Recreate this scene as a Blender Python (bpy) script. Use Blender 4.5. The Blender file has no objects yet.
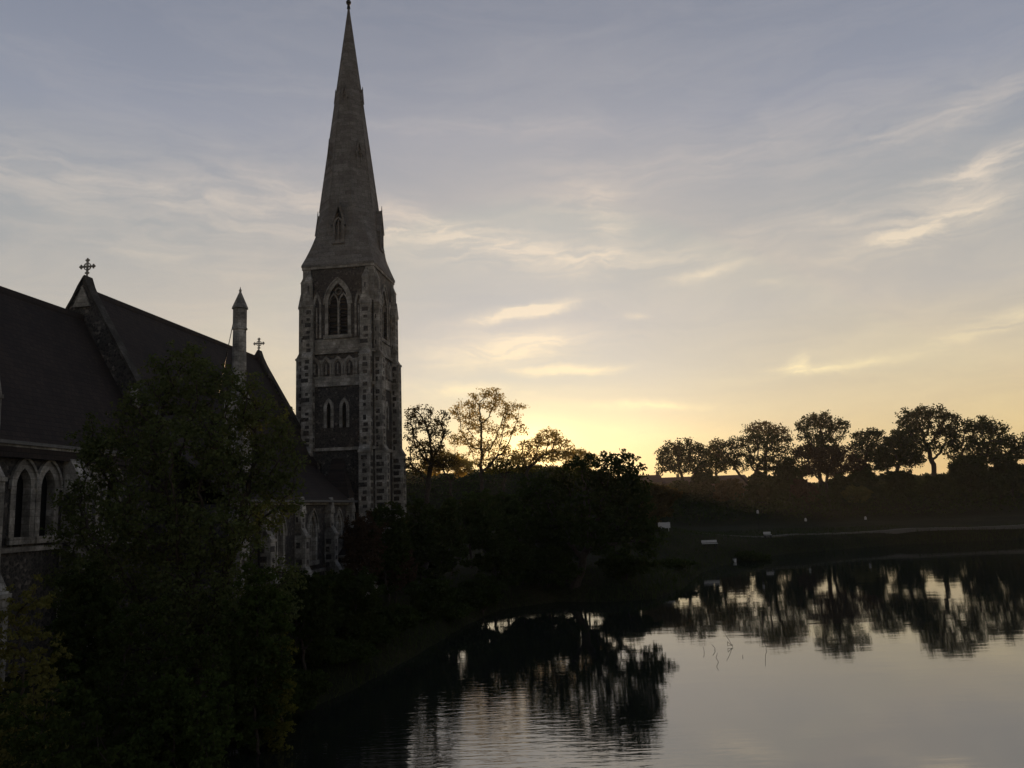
import bpy, bmesh, math, random
import numpy as np
from mathutils import Matrix, Vector
R = math.radians
SC = bpy.context.scene
C = SC.collection

# ------------------------------------------------------------------ camera
CAM_H = 7.5
F_PX, PITCH, ROLL = 802.0, 0.15201623, 0.03582344
_f = np.array([0, math.cos(PITCH), math.sin(PITCH)])
_r0 = np.array([1.0, 0, 0]); _u0 = np.array([0, -math.sin(PITCH), math.cos(PITCH)])
_r = _r0 * math.cos(ROLL) - _u0 * math.sin(ROLL)
_u = _u0 * math.cos(ROLL) + _r0 * math.sin(ROLL)
cd = bpy.data.cameras.new('camera'); cam = bpy.data.objects.new('camera', cd); C.objects.link(cam)
cam.matrix_world = Matrix(((_r[0], _u[0], -_f[0], 0), (_r[1], _u[1], -_f[1], 0), (_r[2], _u[2], -_f[2], CAM_H), (0, 0, 0, 1)))
cd.sensor_width = 36; cd.lens = 36 * F_PX / 1024
cd.clip_start = 0.1; cd.clip_end = 20000
SC.camera = cam
def ray(x, y): return _f * F_PX + _r * (x - 512) + _u * (384 - y)
def at(x, y, D):
    v = ray(x, y); p = v / v[1] * D; return (p[0], p[1], p[2] + CAM_H)
def azel(x, y):
    v = ray(x, y); v = v / np.linalg.norm(v); return math.atan2(v[0], v[1]), math.asin(v[2])

# ------------------------------------------------------------------ light
SUN_AZ, SUN_EL = azel(528, 458)
HAZE = 0.00014
SC.view_settings.view_transform = 'Standard'; SC.view_settings.look = 'None'
SC.view_settings.gamma = 1; SC.view_settings.exposure = 0
SC.cycles.use_denoising = True
SC.cycles.max_bounces = 6; SC.cycles.diffuse_bounces = 2; SC.cycles.glossy_bounces = 3
SC.cycles.transmission_bounces = 3; SC.cycles.sample_clamp_indirect = 4

def lin(r, g, b):
    def c(v):
        v /= 255.0
        return v / 12.92 if v <= .04045 else ((v + .055) / 1.055) ** 2.4
    return (c(r), c(g), c(b), 1)

W = bpy.data.worlds.new('World'); SC.world = W; W.use_nodes = True
nt = W.node_tree; nt.nodes.clear()
class G:
    """tiny node-graph writer"""
    def __init__(s, tree): s.t = tree
    def n(s, typ, **kw):
        nd = s.t.nodes.new(typ)
        for k, v in kw.items(): setattr(nd, k, v)
        return nd
    def l(s, a, b): s.t.links.new(a, b)
    def put(s, sock, v):
        if isinstance(v, bpy.types.NodeSocket): s.l(v, sock)
        elif v is not None: sock.default_value = v
    def m(s, op, a, b=None, c=None, clamp=False):
        nd = s.n('ShaderNodeMath', operation=op, use_clamp=clamp)
        s.put(nd.inputs[0], a); s.put(nd.inputs[1], b); s.put(nd.inputs[2], c)
        return nd.outputs[0]
    def v(s, op, a, b=None):
        nd = s.n('ShaderNodeVectorMath', operation=op)
        s.put(nd.inputs[0], a); s.put(nd.inputs[1], b)
        return nd.outputs['Value'] if op in ('DOT_PRODUCT', 'LENGTH') else nd.outputs[0]
    def ramp(s, fac, stops, interp='LINEAR'):
        nd = s.n('ShaderNodeValToRGB'); nd.color_ramp.interpolation = interp
        e = nd.color_ramp.elements
        e[0].position, e[0].color = stops[0]; e[1].position, e[1].color = stops[-1]
        for p, c in stops[1:-1]:
            k = e.new(p); k.color = c
        s.put(nd.inputs[0], fac); return nd.outputs[0]
    def mix(s, fac, a, b, mode='MIX'):
        nd = s.n('ShaderNodeMix', data_type='RGBA', blend_type=mode)
        s.put(nd.inputs[0], fac); s.put(nd.inputs[6], a); s.put(nd.inputs[7], b)
        return nd.outputs[2]
    def noise(s, vec, scale, detail=4, rough=.55, dist=0):
        nd = s.n('ShaderNodeTexNoise'); s.put(nd.inputs['Vector'], vec)
        nd.inputs['Scale'].default_value = scale; nd.inputs['Detail'].default_value = detail
        nd.inputs['Roughness'].default_value = rough; nd.inputs['Distortion'].default_value = dist
        return nd
g = G(nt)
tc = g.n('ShaderNodeTexCoord').outputs['Generated']
sx = g.n('ShaderNodeSeparateXYZ'); g.l(tc, sx.inputs[0])
X, Y, Z = sx.outputs
az = g.m('ARCTAN2', X, Y); el = g.m('ARCSINE', Z)
cx = g.n('ShaderNodeCombineXYZ'); g.put(cx.inputs[0], az); g.put(cx.inputs[1], el); ae = cx.outputs[0]
sky = g.n('ShaderNodeTexSky', sky_type='NISHITA', sun_disc=False, sun_elevation=SUN_EL, sun_rotation=SUN_AZ)
sky.air_density = 1.0; sky.dust_density = 1.5; sky.ozone_density = 1.5
elf = g.m('DIVIDE', g.m('MAXIMUM', el, 0.0), R(90))
def S(deg): return deg / 90
away = g.ramp(elf, [(0, lin(206, 164, 112)), (S(4), lin(208, 180, 138)), (S(8), lin(194, 178, 152)), (S(13), lin(176, 169, 162)),
                    (S(19), lin(152, 153, 155)), (S(26), lin(139, 142, 155)), (S(33), lin(126, 130, 144)), (S(50), lin(92, 98, 116)), (1, lin(72, 80, 98))])
near = g.ramp(elf, [(0, lin(255, 196, 96)), (S(3), lin(250, 216, 138)), (S(6), lin(236, 216, 162)), (S(9), lin(209, 199, 172)), (S(13), lin(184, 178, 168)),
                    (S(19), lin(162, 162, 163)), (S(26), lin(146, 148, 158)), (S(33), lin(126, 130, 144)), (S(50), lin(92, 98, 116)), (1, lin(72, 80, 98))])
daz = g.m('SUBTRACT', az, SUN_AZ)
sidef = g.m('EXPONENT', g.m('MULTIPLY', g.m('MULTIPLY', daz, daz), -1 / (R(15) ** 2)))
base = g.mix(sidef, away, near)
# glow round the sun
dx = g.m('DIVIDE', g.m('SUBTRACT', daz, R(2.8)), R(9.5)); dy = g.m('DIVIDE', g.m('SUBTRACT', el, SUN_EL), R(3.2))
glow = g.m('EXPONENT', g.m('MULTIPLY', g.m('ADD', g.m('MULTIPLY', dx, dx), g.m('MULTIPLY', dy, dy)), -1))
dx2 = g.m('DIVIDE', daz, R(2.6)); dy2 = g.m('DIVIDE', g.m('SUBTRACT', el, SUN_EL), R(2.0))
core = g.m('EXPONENT', g.m('MULTIPLY', g.m('ADD', g.m('MULTIPLY', dx2, dx2), g.m('MULTIPLY', dy2, dy2)), -1))
# the sky opposite and around is a bit duller
back = g.ramp(g.m('DIVIDE', g.m('ABSOLUTE', daz), 2.2), [(0, (1, 1, 1, 1)), (.35, (.97, .97, .98, 1)), (.8, (.80, .81, .84, 1)), (1, (.74, .76, .80, 1))])
base = g.mix(1.0, base, back, 'MULTIPLY')
# clouds: wisps laid out by direction in the sky
warp = g.noise(ae, 8, 6, .65)
wv = g.v('SUBTRACT', warp.outputs['Color'], (0.5, 0.5, 0.5))
wsc = g.v('MULTIPLY', wv, (0.10, 0.034, 0.0))
aw = g.v('ADD', ae, wsc)
def streaks(lst):
    tot = None
    for (px, py, wpx, hpx, ang, amp) in lst:
        a0, e0 = azel(px, py)
        mp = g.n('ShaderNodeMapping', vector_type='TEXTURE')
        g.l(aw, mp.inputs['Vector'])
        mp.inputs['Location'].default_value = (a0, e0, 0)
        mp.inputs['Rotation'].default_value = (0, 0, R(ang))
        mp.inputs['Scale'].default_value = (wpx / F_PX, hpx / F_PX, 1)
        d = g.v('DOT_PRODUCT', mp.outputs[0], mp.outputs[0])
        e = g.m('MULTIPLY', g.m('EXPONENT', g.m('MULTIPLY', d, -1)), amp)
        tot = e if tot is None else g.m('ADD', tot, e)
    return tot
mpn = g.n('ShaderNodeMapping'); g.l(aw, mpn.inputs['Vector'])
mpn.inputs['Scale'].default_value = (3.2, 17, 1); mpn.inputs['Rotation'].default_value = (0, 0, R(-6))
fine = g.noise(mpn.outputs[0], 3.2, 7, .62, .6).outputs['Fac']
finec = g.ramp(fine, [(.40, (0, 0, 0, 1)), (.64, (1, 1, 1, 1))])
broad = streaks([(120, 190, 260, 34, -6, .40), (330, 205, 150, 24, -14, .35), (480, 245, 130, 22, -10, .6), (600, 215, 60, 26, -38, .4),
                 (620, 258, 80, 8, -2, .5), (930, 222, 110, 20, 10, .50), (1000, 165, 80, 14, 14, .42), (780, 225, 120, 14, 6, .28), (900, 130, 110, 12, 10, .25),
                 (980, 110, 80, 14, 12, .35), (1000, 320, 60, 8, 14, .5), (520, 130, 200, 12, -2, .25), (170, 255, 160, 12, -6, .2),
                 (700, 160, 200, 24, 6, .28)])
sharp = streaks([(555, 250, 130, 8, -6, .55), (440, 226, 80, 12, -14, .4), (610, 214, 26, 18, -60, .35), (915, 228, 46, 6, 12, .6), (975, 208, 50, 6, 10, .45), (860, 218, 60, 4, 4, .3), (120, 183, 160, 5, -5, .22), (520, 313, 46, 5.5, 8, 2.6), (500, 350, 70, 15, 4, 1.3), (535, 343, 26, 8, 14, 1.2), (560, 370, 46, 5, -2, 1.5), (700, 273, 34, 6, 8, .9), (797, 366, 12, 8, -40, .75), (806, 372, 26, 4, -6, .7),
                 (855, 366, 50, 4, 4, .6), (630, 407, 60, 4, -3, 1.1), (470, 392, 90, 8, -4, .7), (630, 316, 14, 4, 0, .4), (775, 282, 14, 5, 0, .4),
                 (560, 432, 110, 8, -3, .7), (640, 442, 60, 4, 3, .6), (905, 234, 20, 8, 20, .5), (965, 170, 44, 6, 10, .7), (1005, 155, 40, 8, 18, .5)])
cl = g.m('ADD', g.m('MULTIPLY', broad, g.m('ADD', g.m('MULTIPLY', finec, 1.15), .18)), g.m('MULTIPLY', sharp, g.m('ADD', g.m('MULTIPLY', finec, .9), .45)))
mpv = g.n('ShaderNodeMapping'); g.l(aw, mpv.inputs['Vector']); mpv.inputs['Scale'].default_value = (1.6, 7, 1); mpv.inputs['Rotation'].default_value = (0, 0, R(9))
veil = g.ramp(g.noise(mpv.outputs[0], 2.6, 8, .66, .8).outputs['Fac'], [(.42, (0, 0, 0, 1)), (.72, (1, 1, 1, 1))])
cl = g.m('MINIMUM', g.m('ADD', cl, g.m('MULTIPLY', veil, .24)), 1.3)
mott = g.noise(ae, 2.1, 3, .5).outputs['Fac']
ccol = g.ramp(elf, [(0, lin(255, 214, 132)), (S(7), lin(255, 232, 172)), (S(12), lin(242, 220, 182)), (S(18), lin(214, 198, 180)), (S(30), lin(180, 173, 173)), (1, lin(140, 140, 150))])
skyc = g.mix(g.m('MULTIPLY', cl, .78, clamp=True), base, ccol)
# thin grey-blue layer mottling
skyc = g.mix(1.0, skyc, g.ramp(mott, [(.3, (.93, .94, .97, 1)), (.7, (1.05, 1.04, 1.02, 1))]), 'MULTIPLY')
gl = g.mix(1.0, skyc, g.mix(glow, (0, 0, 0, 1), (.46, .30, .10, 1)), 'ADD')
gl = g.mix(1.0, gl, g.mix(core, (0, 0, 0, 1), (1.2, .8, .3, 1)), 'ADD')
# below the horizon nothing is seen: dim
scaled = g.mix(1.0, gl, (9.75, 9.85, 9.85, 1), 'MULTIPLY')
scaled.node.clamp_result = False
nis = g.mix(1.0, sky.outputs[0], (.35, .35, .35, 1), 'MULTIPLY')
nis = g.v('MINIMUM', nis, (1.4, 1.3, 1.5))
tot = g.mix(1.0, scaled, nis, 'ADD')
bg = g.n('ShaderNodeBackground'); g.l(tot, bg.inputs[0]); bg.inputs[1].default_value = 0.1
wo = g.n('ShaderNodeOutputWorld'); g.l(bg.outputs[0], wo.inputs[0])
W.cycles.sampling_method = 'MANUAL'; W.cycles.sample_map_resolution = 1024

sd = bpy.data.lights.new('sun', 'SUN'); sd.energy = 3.0; sd.angle = R(.53); sd.color = (1, .62, .32)
so = bpy.data.objects.new('sun', sd); C.objects.link(so)
sdir = Vector((math.sin(SUN_AZ) * math.cos(SUN_EL), math.cos(SUN_AZ) * math.cos(SUN_EL), math.sin(SUN_EL)))
so.rotation_euler = sdir.to_track_quat('Z', 'Y').to_euler()

# ------------------------------------------------------------------ helpers
def tag(o, label=None, cat=None, group=None, kind=None):
    for k, v in (('label', label), ('category', cat), ('group', group), ('kind', kind)):
        if v: o[k] = v
    return o
def empty(name, loc=(0, 0, 0), rz=0):
    o = bpy.data.objects.new(name, None); C.objects.link(o)
    o.location = loc; o.rotation_euler = (0, 0, rz); o.empty_display_size = .3
    return o
def mesh_obj(name, verts, faces, mats, parent=None, mi=None, smooth=False):
    me = bpy.data.meshes.new(name)
    me.from_pydata([tuple(map(float, v)) for v in verts], [], [tuple(f) for f in faces])
    for m in (mats if isinstance(mats, (list, tuple)) else [mats]):
        if m: me.materials.append(m)
    if mi is not None: me.polygons.foreach_set('material_index', mi)
    if smooth: me.polygons.foreach_set('use_smooth', [True] * len(me.polygons))
    me.update()
    o = bpy.data.objects.new(name, me); C.objects.link(o)
    if parent: o.parent = parent
    return o
class MB:
    """collects shapes, builds them as one mesh object"""
    def __init__(s, T=None): s.v = []; s.f = []; s.m = []; s.T = T
    def add(s, vs, fs, mi=0):
        b = len(s.v)
        for p in vs:
            s.v.append(s.T(p) if s.T else tuple(p))
        for f in fs: s.f.append([b + i for i in f]); s.m.append(mi)
        return s
    def box(s, x0, x1, y0, y1, z0, z1, mi=0):
        v = [(x0, y0, z0), (x1, y0, z0), (x1, y1, z0), (x0, y1, z0), (x0, y0, z1), (x1, y0, z1), (x1, y1, z1), (x0, y1, z1)]
        return s.add(v, [(0, 3, 2, 1), (4, 5, 6, 7), (0, 1, 5, 4), (1, 2, 6, 5), (2, 3, 7, 6), (3, 0, 4, 7)], mi)
    def hull8(s, b, t, mi=0):
        """bottom quad b, top quad t (matching corners)"""
        return s.add(list(b) + list(t), [(0, 3, 2, 1), (4, 5, 6, 7), (0, 1, 5, 4), (1, 2, 6, 5), (2, 3, 7, 6), (3, 0, 4, 7)], mi)
    def prism(s, poly, axis, a0, a1, mi=0):
        """poly in the two other axes, extruded along axis"""
        def P(p, a):
            q = list(p); q.insert(axis, a); return tuple(q)
        n = len(poly)
        vs = [P(p, a0) for p in poly] + [P(p, a1) for p in poly]
        fs = [tuple(range(n))[::-1], tuple(range(n, 2 * n))] + [(i, (i + 1) % n, n + (i + 1) % n, n + i) for i in range(n)]
        return s.add(vs, fs, mi)
    def band(s, inner, outer, axis, a0, a1, mi=0, closed=False):
        """ring between two matching outlines, extruded"""
        n = len(inner)
        for i in range(n if closed else n - 1):
            j = (i + 1) % n
            s.prism([inner[i], outer[i], outer[j], inner[j]], axis, a0, a1, mi)
        return s
    def cone(s, p0, p1, r0, r1, n=8, mi=0, caps=True, ph=0):
        p0 = Vector(p0); p1 = Vector(p1); d = (p1 - p0).normalized()
        a = Vector((1, 0, 0)) if abs(d.z) > .9 else Vector((0, 0, 1))
        e1 = d.cross(a).normalized(); e2 = d.cross(e1)
        vs = []
        for p, r in ((p0, r0), (p1, r1)):
            for k in range(n):
                t = 2 * math.pi * k / n + ph
                vs.append(tuple(p + e1 * r * math.cos(t) + e2 * r * math.sin(t)))
        fs = [(k, (k + 1) % n, n + (k + 1) % n, n + k) for k in range(n)]
        if caps: fs += [tuple(range(n))[::-1], tuple(range(n, 2 * n))]
        return s.add(vs, fs, mi)
    def ball(s, c, r, n=8, mi=0):
        vs = [(c[0], c[1], c[2] + r)]; fs = []
        for i in range(1, n // 2):
            th = math.pi * i / (n // 2)
            for k in range(n):
                ph = 2 * math.pi * k / n
                vs.append((c[0] + r * math.sin(th) * math.cos(ph), c[1] + r * math.sin(th) * math.sin(ph), c[2] + r * math.cos(th)))
        vs.append((c[0], c[1], c[2] - r)); m_ = n // 2 - 1
        for k in range(n):
            fs.append((0, 1 + k, 1 + (k + 1) % n))
            for i in range(m_ - 1):
                a = 1 + i * n + k; b = 1 + i * n + (k + 1) % n
                fs.append((a, a + n, b + n, b))
            fs.append((len(vs) - 1, 1 + (m_ - 1) * n + (k + 1) % n, 1 + (m_ - 1) * n + k))
        return s.add(vs, fs, mi)
    def build(s, name, mats, parent=None, smooth=False):
        return mesh_obj(name, s.v, s.f, mats, parent, s.m, smooth)

# ------------------------------------------------------------------ materials
def mat(name):
    m = bpy.data.materials.new(name); m.use_nodes = True
    m.node_tree.nodes.clear()
    gg = G(m.node_tree)
    out = gg.n('ShaderNodeOutputMaterial')
    return m, gg, out
def pbsdf(gg, out, col, rough=.9, bump=None, bstr=.4, bdist=.03, spec=.3, metal=0):
    p = gg.n('ShaderNodeBsdfPrincipled')
    gg.put(p.inputs['Base Color'], col); gg.put(p.inputs['Roughness'], rough)
    p.inputs['Specular IOR Level'].default_value = spec; p.inputs['Metallic'].default_value = metal
    if bump is not None:
        b = gg.n('ShaderNodeBump'); b.inputs['Strength'].default_value = bstr; b.inputs['Distance'].default_value = bdist
        gg.l(bump, b.inputs['Height']); gg.l(b.outputs[0], p.inputs['Normal'])
    gg.l(p.outputs[0], out.inputs[0]); return p
def objco(gg): return gg.n('ShaderNodeTexCoord').outputs['Object']
def c3(r, g_, b): return (r, g_, b, 1)

def stone_mat(name, lo, hi, brick=(0.62, 0.30), dark=.12, flintmix=0):
    m, gg, out = mat(name); oc = objco(gg)
    sp = gg.n('ShaderNodeSeparateXYZ'); gg.l(oc, sp.inputs[0])
    uu = gg.m('ADD', sp.outputs[0], gg.m('MULTIPLY', sp.outputs[1], 1.0))
    cc = gg.n('ShaderNodeCombineXYZ'); gg.l(uu, cc.inputs[0]); gg.l(sp.outputs[2], cc.inputs[1])
    br = gg.n('ShaderNodeTexBrick'); gg.l(cc.outputs[0], br.inputs['Vector'])
    br.inputs['Color1'].default_value = (1, 1, 1, 1); br.inputs['Color2'].default_value = (.62, .6, .58, 1)
    br.inputs['Mortar'].default_value = (.45, .43, .4, 1); br.inputs['Scale'].default_value = 1
    br.inputs['Mortar Size'].default_value = .014; br.inputs['Brick Width'].default_value = brick[0]; br.inputs['Row Height'].default_value = brick[1]
    n1 = gg.noise(oc, 1.1, 6, .65).outputs['Fac']
    n2 = gg.noise(oc, 9, 5, .7).outputs['Fac']
    col = gg.ramp(n1, [(.34, c3(*[v * dark / .12 * .5 for v in lo])), (.52, c3(*lo)), (.7, c3(*hi))])
    col = gg.mix(.8, col, br.outputs['Color'], 'MULTIPLY')
    col = gg.mix(1, col, gg.ramp(n2, [(.3, (.6, .6, .6, 1)), (.7, (1.15, 1.15, 1.15, 1))]), 'MULTIPLY')
    hgt = gg.m('ADD', br.outputs['Fac'], gg.m('MULTIPLY', n2, -.7))
    pbsdf(gg, out, col, .92, gg.m('MULTIPLY', hgt, -1), .6, .03)
    return m
M = {}
M['lime'] = stone_mat('limestone', (.31, .30, .27), (.60, .58, .53))
M['darkstone'] = stone_mat('weathered_stone', (.06, .058, .052), (.14, .135, .125))
M['spire'] = stone_mat('spire_stone', (.19, .185, .175), (.25, .245, .232), brick=(.9, .36), dark=.2)
# knapped flint: dark nodules with pale mortar
m, gg, out = mat('flint'); oc = objco(gg)
vo = gg.n('ShaderNodeTexVoronoi'); gg.l(oc, vo.inputs['Vector']); vo.inputs['Scale'].default_value = 6.5
vd = gg.n('ShaderNodeTexVoronoi', feature='DISTANCE_TO_EDGE'); gg.l(oc, vd.inputs['Vector']); vd.inputs['Scale'].default_value = 6.5
sepc = gg.n('ShaderNodeSeparateColor'); gg.l(vo.outputs['Color'], sepc.inputs[0])
fc = gg.ramp(sepc.outputs[0], [(0, c3(.014, .015, .017)), (.55, c3(.028, .028, .03)), (.88, c3(.06, .057, .053)), (1, c3(.14, .13, .12))])
fc = gg.mix(gg.ramp(vd.outputs['Distance'], [(.02, (1, 1, 1, 1)), (.09, (0, 0, 0, 1))]), fc, c3(.062, .058, .052))
fc = gg.mix(1, fc, gg.ramp(gg.noise(oc, .9, 4).outputs['Fac'], [(.3, (.6, .6, .6, 1)), (.7, (1.2, 1.15, 1.1, 1))]), 'MULTIPLY')
pbsdf(gg, out, fc, .7, vd.outputs['Distance'], .6, .04); M['flint'] = m
def roof_mat(name, a, b, row=.22, w=.26):
    m, gg, out = mat(name); oc = objco(gg)
    sp = gg.n('ShaderNodeSeparateXYZ'); gg.l(oc, sp.inputs[0])
    cc = gg.n('ShaderNodeCombineXYZ'); gg.l(sp.outputs[1], cc.inputs[0]); gg.l(sp.outputs[2], cc.inputs[1])
    br = gg.n('ShaderNodeTexBrick'); gg.l(cc.outputs[0], br.inputs['Vector'])
    br.inputs['Scale'].default_value = 1; br.inputs['Mortar Size'].default_value = .012
    br.inputs['Brick Width'].default_value = w; br.inputs['Row Height'].default_value = row
    br.inputs['Color1'].default_value = a; br.inputs['Color2'].default_value = b; br.inputs['Mortar'].default_value = c3(.01, .01, .01)
    n = gg.noise(oc, .5, 5, .6).outputs['Fac']
    col = gg.mix(1, br.outputs['Color'], gg.ramp(n, [(.3, (.65, .65, .65, 1)), (.7, (1.25, 1.2, 1.15, 1))]), 'MULTIPLY')
    saw = gg.m('FRACT', gg.m('DIVIDE', sp.outputs[2], row))
    pbsdf(gg, out, col, .85, gg.m('SUBTRACT', gg.m('MULTIPLY', saw, -.8), br.outputs['Fac']), .5, .03)
    return m
M['roof'] = roof_mat('roof_tiles', c3(.030, .022, .019), c3(.018, .014, .013))
M['redroof'] = roof_mat('red_roof_tiles', c3(.07, .03, .022), c3(.05, .022, .018), .3, .3)
def plain(name, col, rough=.6, metal=0, nscale=6, var=.35, spec=.3):
    m, gg, out = mat(name); oc = objco(gg)
    n = gg.noise(oc, nscale, 5, .6).outputs['Fac']
    cl_ = gg.mix(1, c3(*col), gg.ramp(n, [(.3, (1 - var,) * 3 + (1,)), (.7, (1 + var * .5,) * 3 + (1,))]), 'MULTIPLY')
    pbsdf(gg, out, cl_, rough, n, .2, .02, spec, metal); return m
M['glass'] = plain('leaded_glass', (.006, .007, .008), .55, 0, 3, .4, .15)
M['louvre'] = plain('louvre_slate', (.02, .021, .023), .8)
M['iron'] = plain('wrought_iron', (.02, .02, .02), .5, .6)
M['lead'] = plain('lead_gutter', (.10, .105, .11), .55, .2)
M['door'] = plain('oak_door', (.03, .02, .014), .7)
M['white'] = plain('white_paint', (.42, .42, .41), .5, 0, 4, .15)
M['render'] = plain('ochre_render', (.16, .12, .08), .9)
M['bark'] = plain('bark', (.045, .036, .028), .95, 0, 12, .5)
M['palebark'] = plain('grey_bark', (.075, .068, .058), .95, 0, 12, .5)
M['twigm'] = plain('wet_twig', (.02, .017, .015), .6)
m, gg, out = mat('path_gravel'); oc = objco(gg)
pbsdf(gg, out, gg.mix(gg.noise(oc, 3, 6, .7).outputs['Fac'], c3(.07, .067, .057), c3(.12, .114, .10)), .95); M['path'] = m
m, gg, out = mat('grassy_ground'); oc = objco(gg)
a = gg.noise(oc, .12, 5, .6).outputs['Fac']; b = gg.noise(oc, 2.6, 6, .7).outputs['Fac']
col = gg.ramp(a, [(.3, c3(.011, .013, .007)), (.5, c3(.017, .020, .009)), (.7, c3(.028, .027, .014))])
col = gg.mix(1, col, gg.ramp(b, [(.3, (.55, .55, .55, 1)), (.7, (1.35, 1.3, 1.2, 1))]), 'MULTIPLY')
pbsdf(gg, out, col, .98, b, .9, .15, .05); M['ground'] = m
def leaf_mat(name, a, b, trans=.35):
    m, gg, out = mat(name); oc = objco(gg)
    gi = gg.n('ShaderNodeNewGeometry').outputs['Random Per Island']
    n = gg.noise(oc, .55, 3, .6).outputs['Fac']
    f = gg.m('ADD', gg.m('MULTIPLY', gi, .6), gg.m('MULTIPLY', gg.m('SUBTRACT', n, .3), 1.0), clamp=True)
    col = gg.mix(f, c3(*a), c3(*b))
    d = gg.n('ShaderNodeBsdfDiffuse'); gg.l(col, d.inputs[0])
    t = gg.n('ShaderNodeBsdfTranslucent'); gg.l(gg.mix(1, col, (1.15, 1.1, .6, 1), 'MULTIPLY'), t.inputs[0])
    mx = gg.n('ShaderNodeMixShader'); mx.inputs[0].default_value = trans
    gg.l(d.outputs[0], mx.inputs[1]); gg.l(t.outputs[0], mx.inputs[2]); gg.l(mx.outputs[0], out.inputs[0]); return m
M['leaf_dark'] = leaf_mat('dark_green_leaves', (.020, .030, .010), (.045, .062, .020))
M['leaf_green'] = leaf_mat('green_leaves', (.028, .044, .013), (.060, .085, .026))
M['leaf_olive'] = leaf_mat('olive_leaves', (.06, .065, .02), (.15, .14, .05))
M['leaf_yellow'] = leaf_mat('yellowing_leaves', (.07, .075, .018), (.14, .14, .03), .4)
M['leaf_brown'] = leaf_mat('russet_leaves', (.035, .026, .018), (.075, .05, .032))
M['leaf_glare'] = leaf_mat('glare_tinted_leaves', (.30, .22, .09), (.52, .40, .16), .65)  # golden sunset glare put into the leaf colour, brighter than real leaves
M['leaf_soft'] = leaf_mat('soft_green_leaves', (.05, .065, .03), (.11, .13, .05))  # lighter green leaves of the churchyard tree
M['leaf_autumn'] = leaf_mat('autumn_leaves', (.05, .045, .02), (.12, .085, .035), .5)

# water
m, gg, out = mat('pond_water'); oc = objco(gg)
mp1 = gg.n('ShaderNodeMapping'); gg.l(oc, mp1.inputs['Vector']); mp1.inputs['Scale'].default_value = (.55, 2.4, 1)
w1 = gg.noise(mp1.outputs[0], 1.5, 3, .5, .3).outputs['Fac']
mp2 = gg.n('ShaderNodeMapping'); gg.l(oc, mp2.inputs['Vector']); mp2.inputs['Scale'].default_value = (.5, 1.3, 1)
w2 = gg.noise(mp2.outputs[0], .35, 2, .5).outputs['Fac']
area = gg.noise(oc, .035, 2, .5).outputs['Fac']
# breeze: more ripple near the left bank and the bridge, calm on the open pond
spw = gg.n('ShaderNodeSeparateXYZ'); gg.l(oc, spw.inputs[0])
bx = gg.m('DIVIDE', gg.m('SUBTRACT', spw.outputs[0], -3.0), 6.0); by = gg.m('DIVIDE', gg.m('SUBTRACT', spw.outputs[1], 27.0), 10.0)
patch = gg.m('EXPONENT', gg.m('MULTIPLY', gg.m('ADD', gg.m('MULTIPLY', bx, bx), gg.m('MULTIPLY', by, by)), -1))
amp = gg.m('ADD', gg.m('MULTIPLY', patch, .8), gg.m('ADD', .02, gg.m('MULTIPLY', area, .10)))
hgt = gg.m('ADD', gg.m('MULTIPLY', gg.m('MULTIPLY', w1, amp), .017), gg.m('MULTIPLY', w2, .006))
p = gg.n('ShaderNodeBsdfPrincipled'); p.inputs['Base Color'].default_value = (.012, .015, .012, 1)
p.inputs['Roughness'].default_value = .035; p.inputs['IOR'].default_value = 3.8
bp = gg.n('ShaderNodeBump'); bp.inputs['Strength'].default_value = 1; bp.inputs['Distance'].default_value = 1
gg.l(hgt, bp.inputs['Height']); gg.l(bp.outputs[0], p.inputs['Normal']); gg.l(p.outputs[0], out.inputs[0]); M['water'] = m

# ------------------------------------------------------------------ ground
POND = np.array([(-26, -30), (-19, -5), (-13.7, 15), (-9.5, 29.8), (-7.3, 36), (-5.6, 43.5), (-3.6, 54), (-1.5, 61.5), (3, 65), (7, 63.5), (10.5, 64.5), (14, 71),
                 (19, 86), (26, 99), (36, 110), (57, 121), (76, 122), (110, 119), (170, 104), (260, 60), (260, -30)], float)
def sdist(px, py):
    """signed distance to the pond, positive on land"""
    d = np.full(px.shape, 1e9); inside = np.zeros(px.shape, bool)
    n = len(POND)
    for i in range(n):
        a = POND[i]; b = POND[(i + 1) % n]; e = b - a
        t = np.clip(((px - a[0]) * e[0] + (py - a[1]) * e[1]) / (e @ e), 0, 1)
        d = np.minimum(d, np.hypot(px - a[0] - t * e[0], py - a[1] - t * e[1]))
        c = ((a[1] > py) != (b[1] > py)) & (px < (b[0] - a[0]) * (py - a[1]) / (b[1] - a[1] + 1e-12) + a[0])
        inside ^= c
    return np.where(inside, -d, d)
def sst(a, b, x):
    t = np.clip((x - a) / (b - a), 0, 1); return t * t * (3 - 2 * t)
_rng = np.random.RandomState(5)
_w = [(_rng.uniform(.02, .05) * 2 ** (k // 3), _rng.uniform(0, 6.28), _rng.uniform(0, 6.28)) for k in range(15)]
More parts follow.
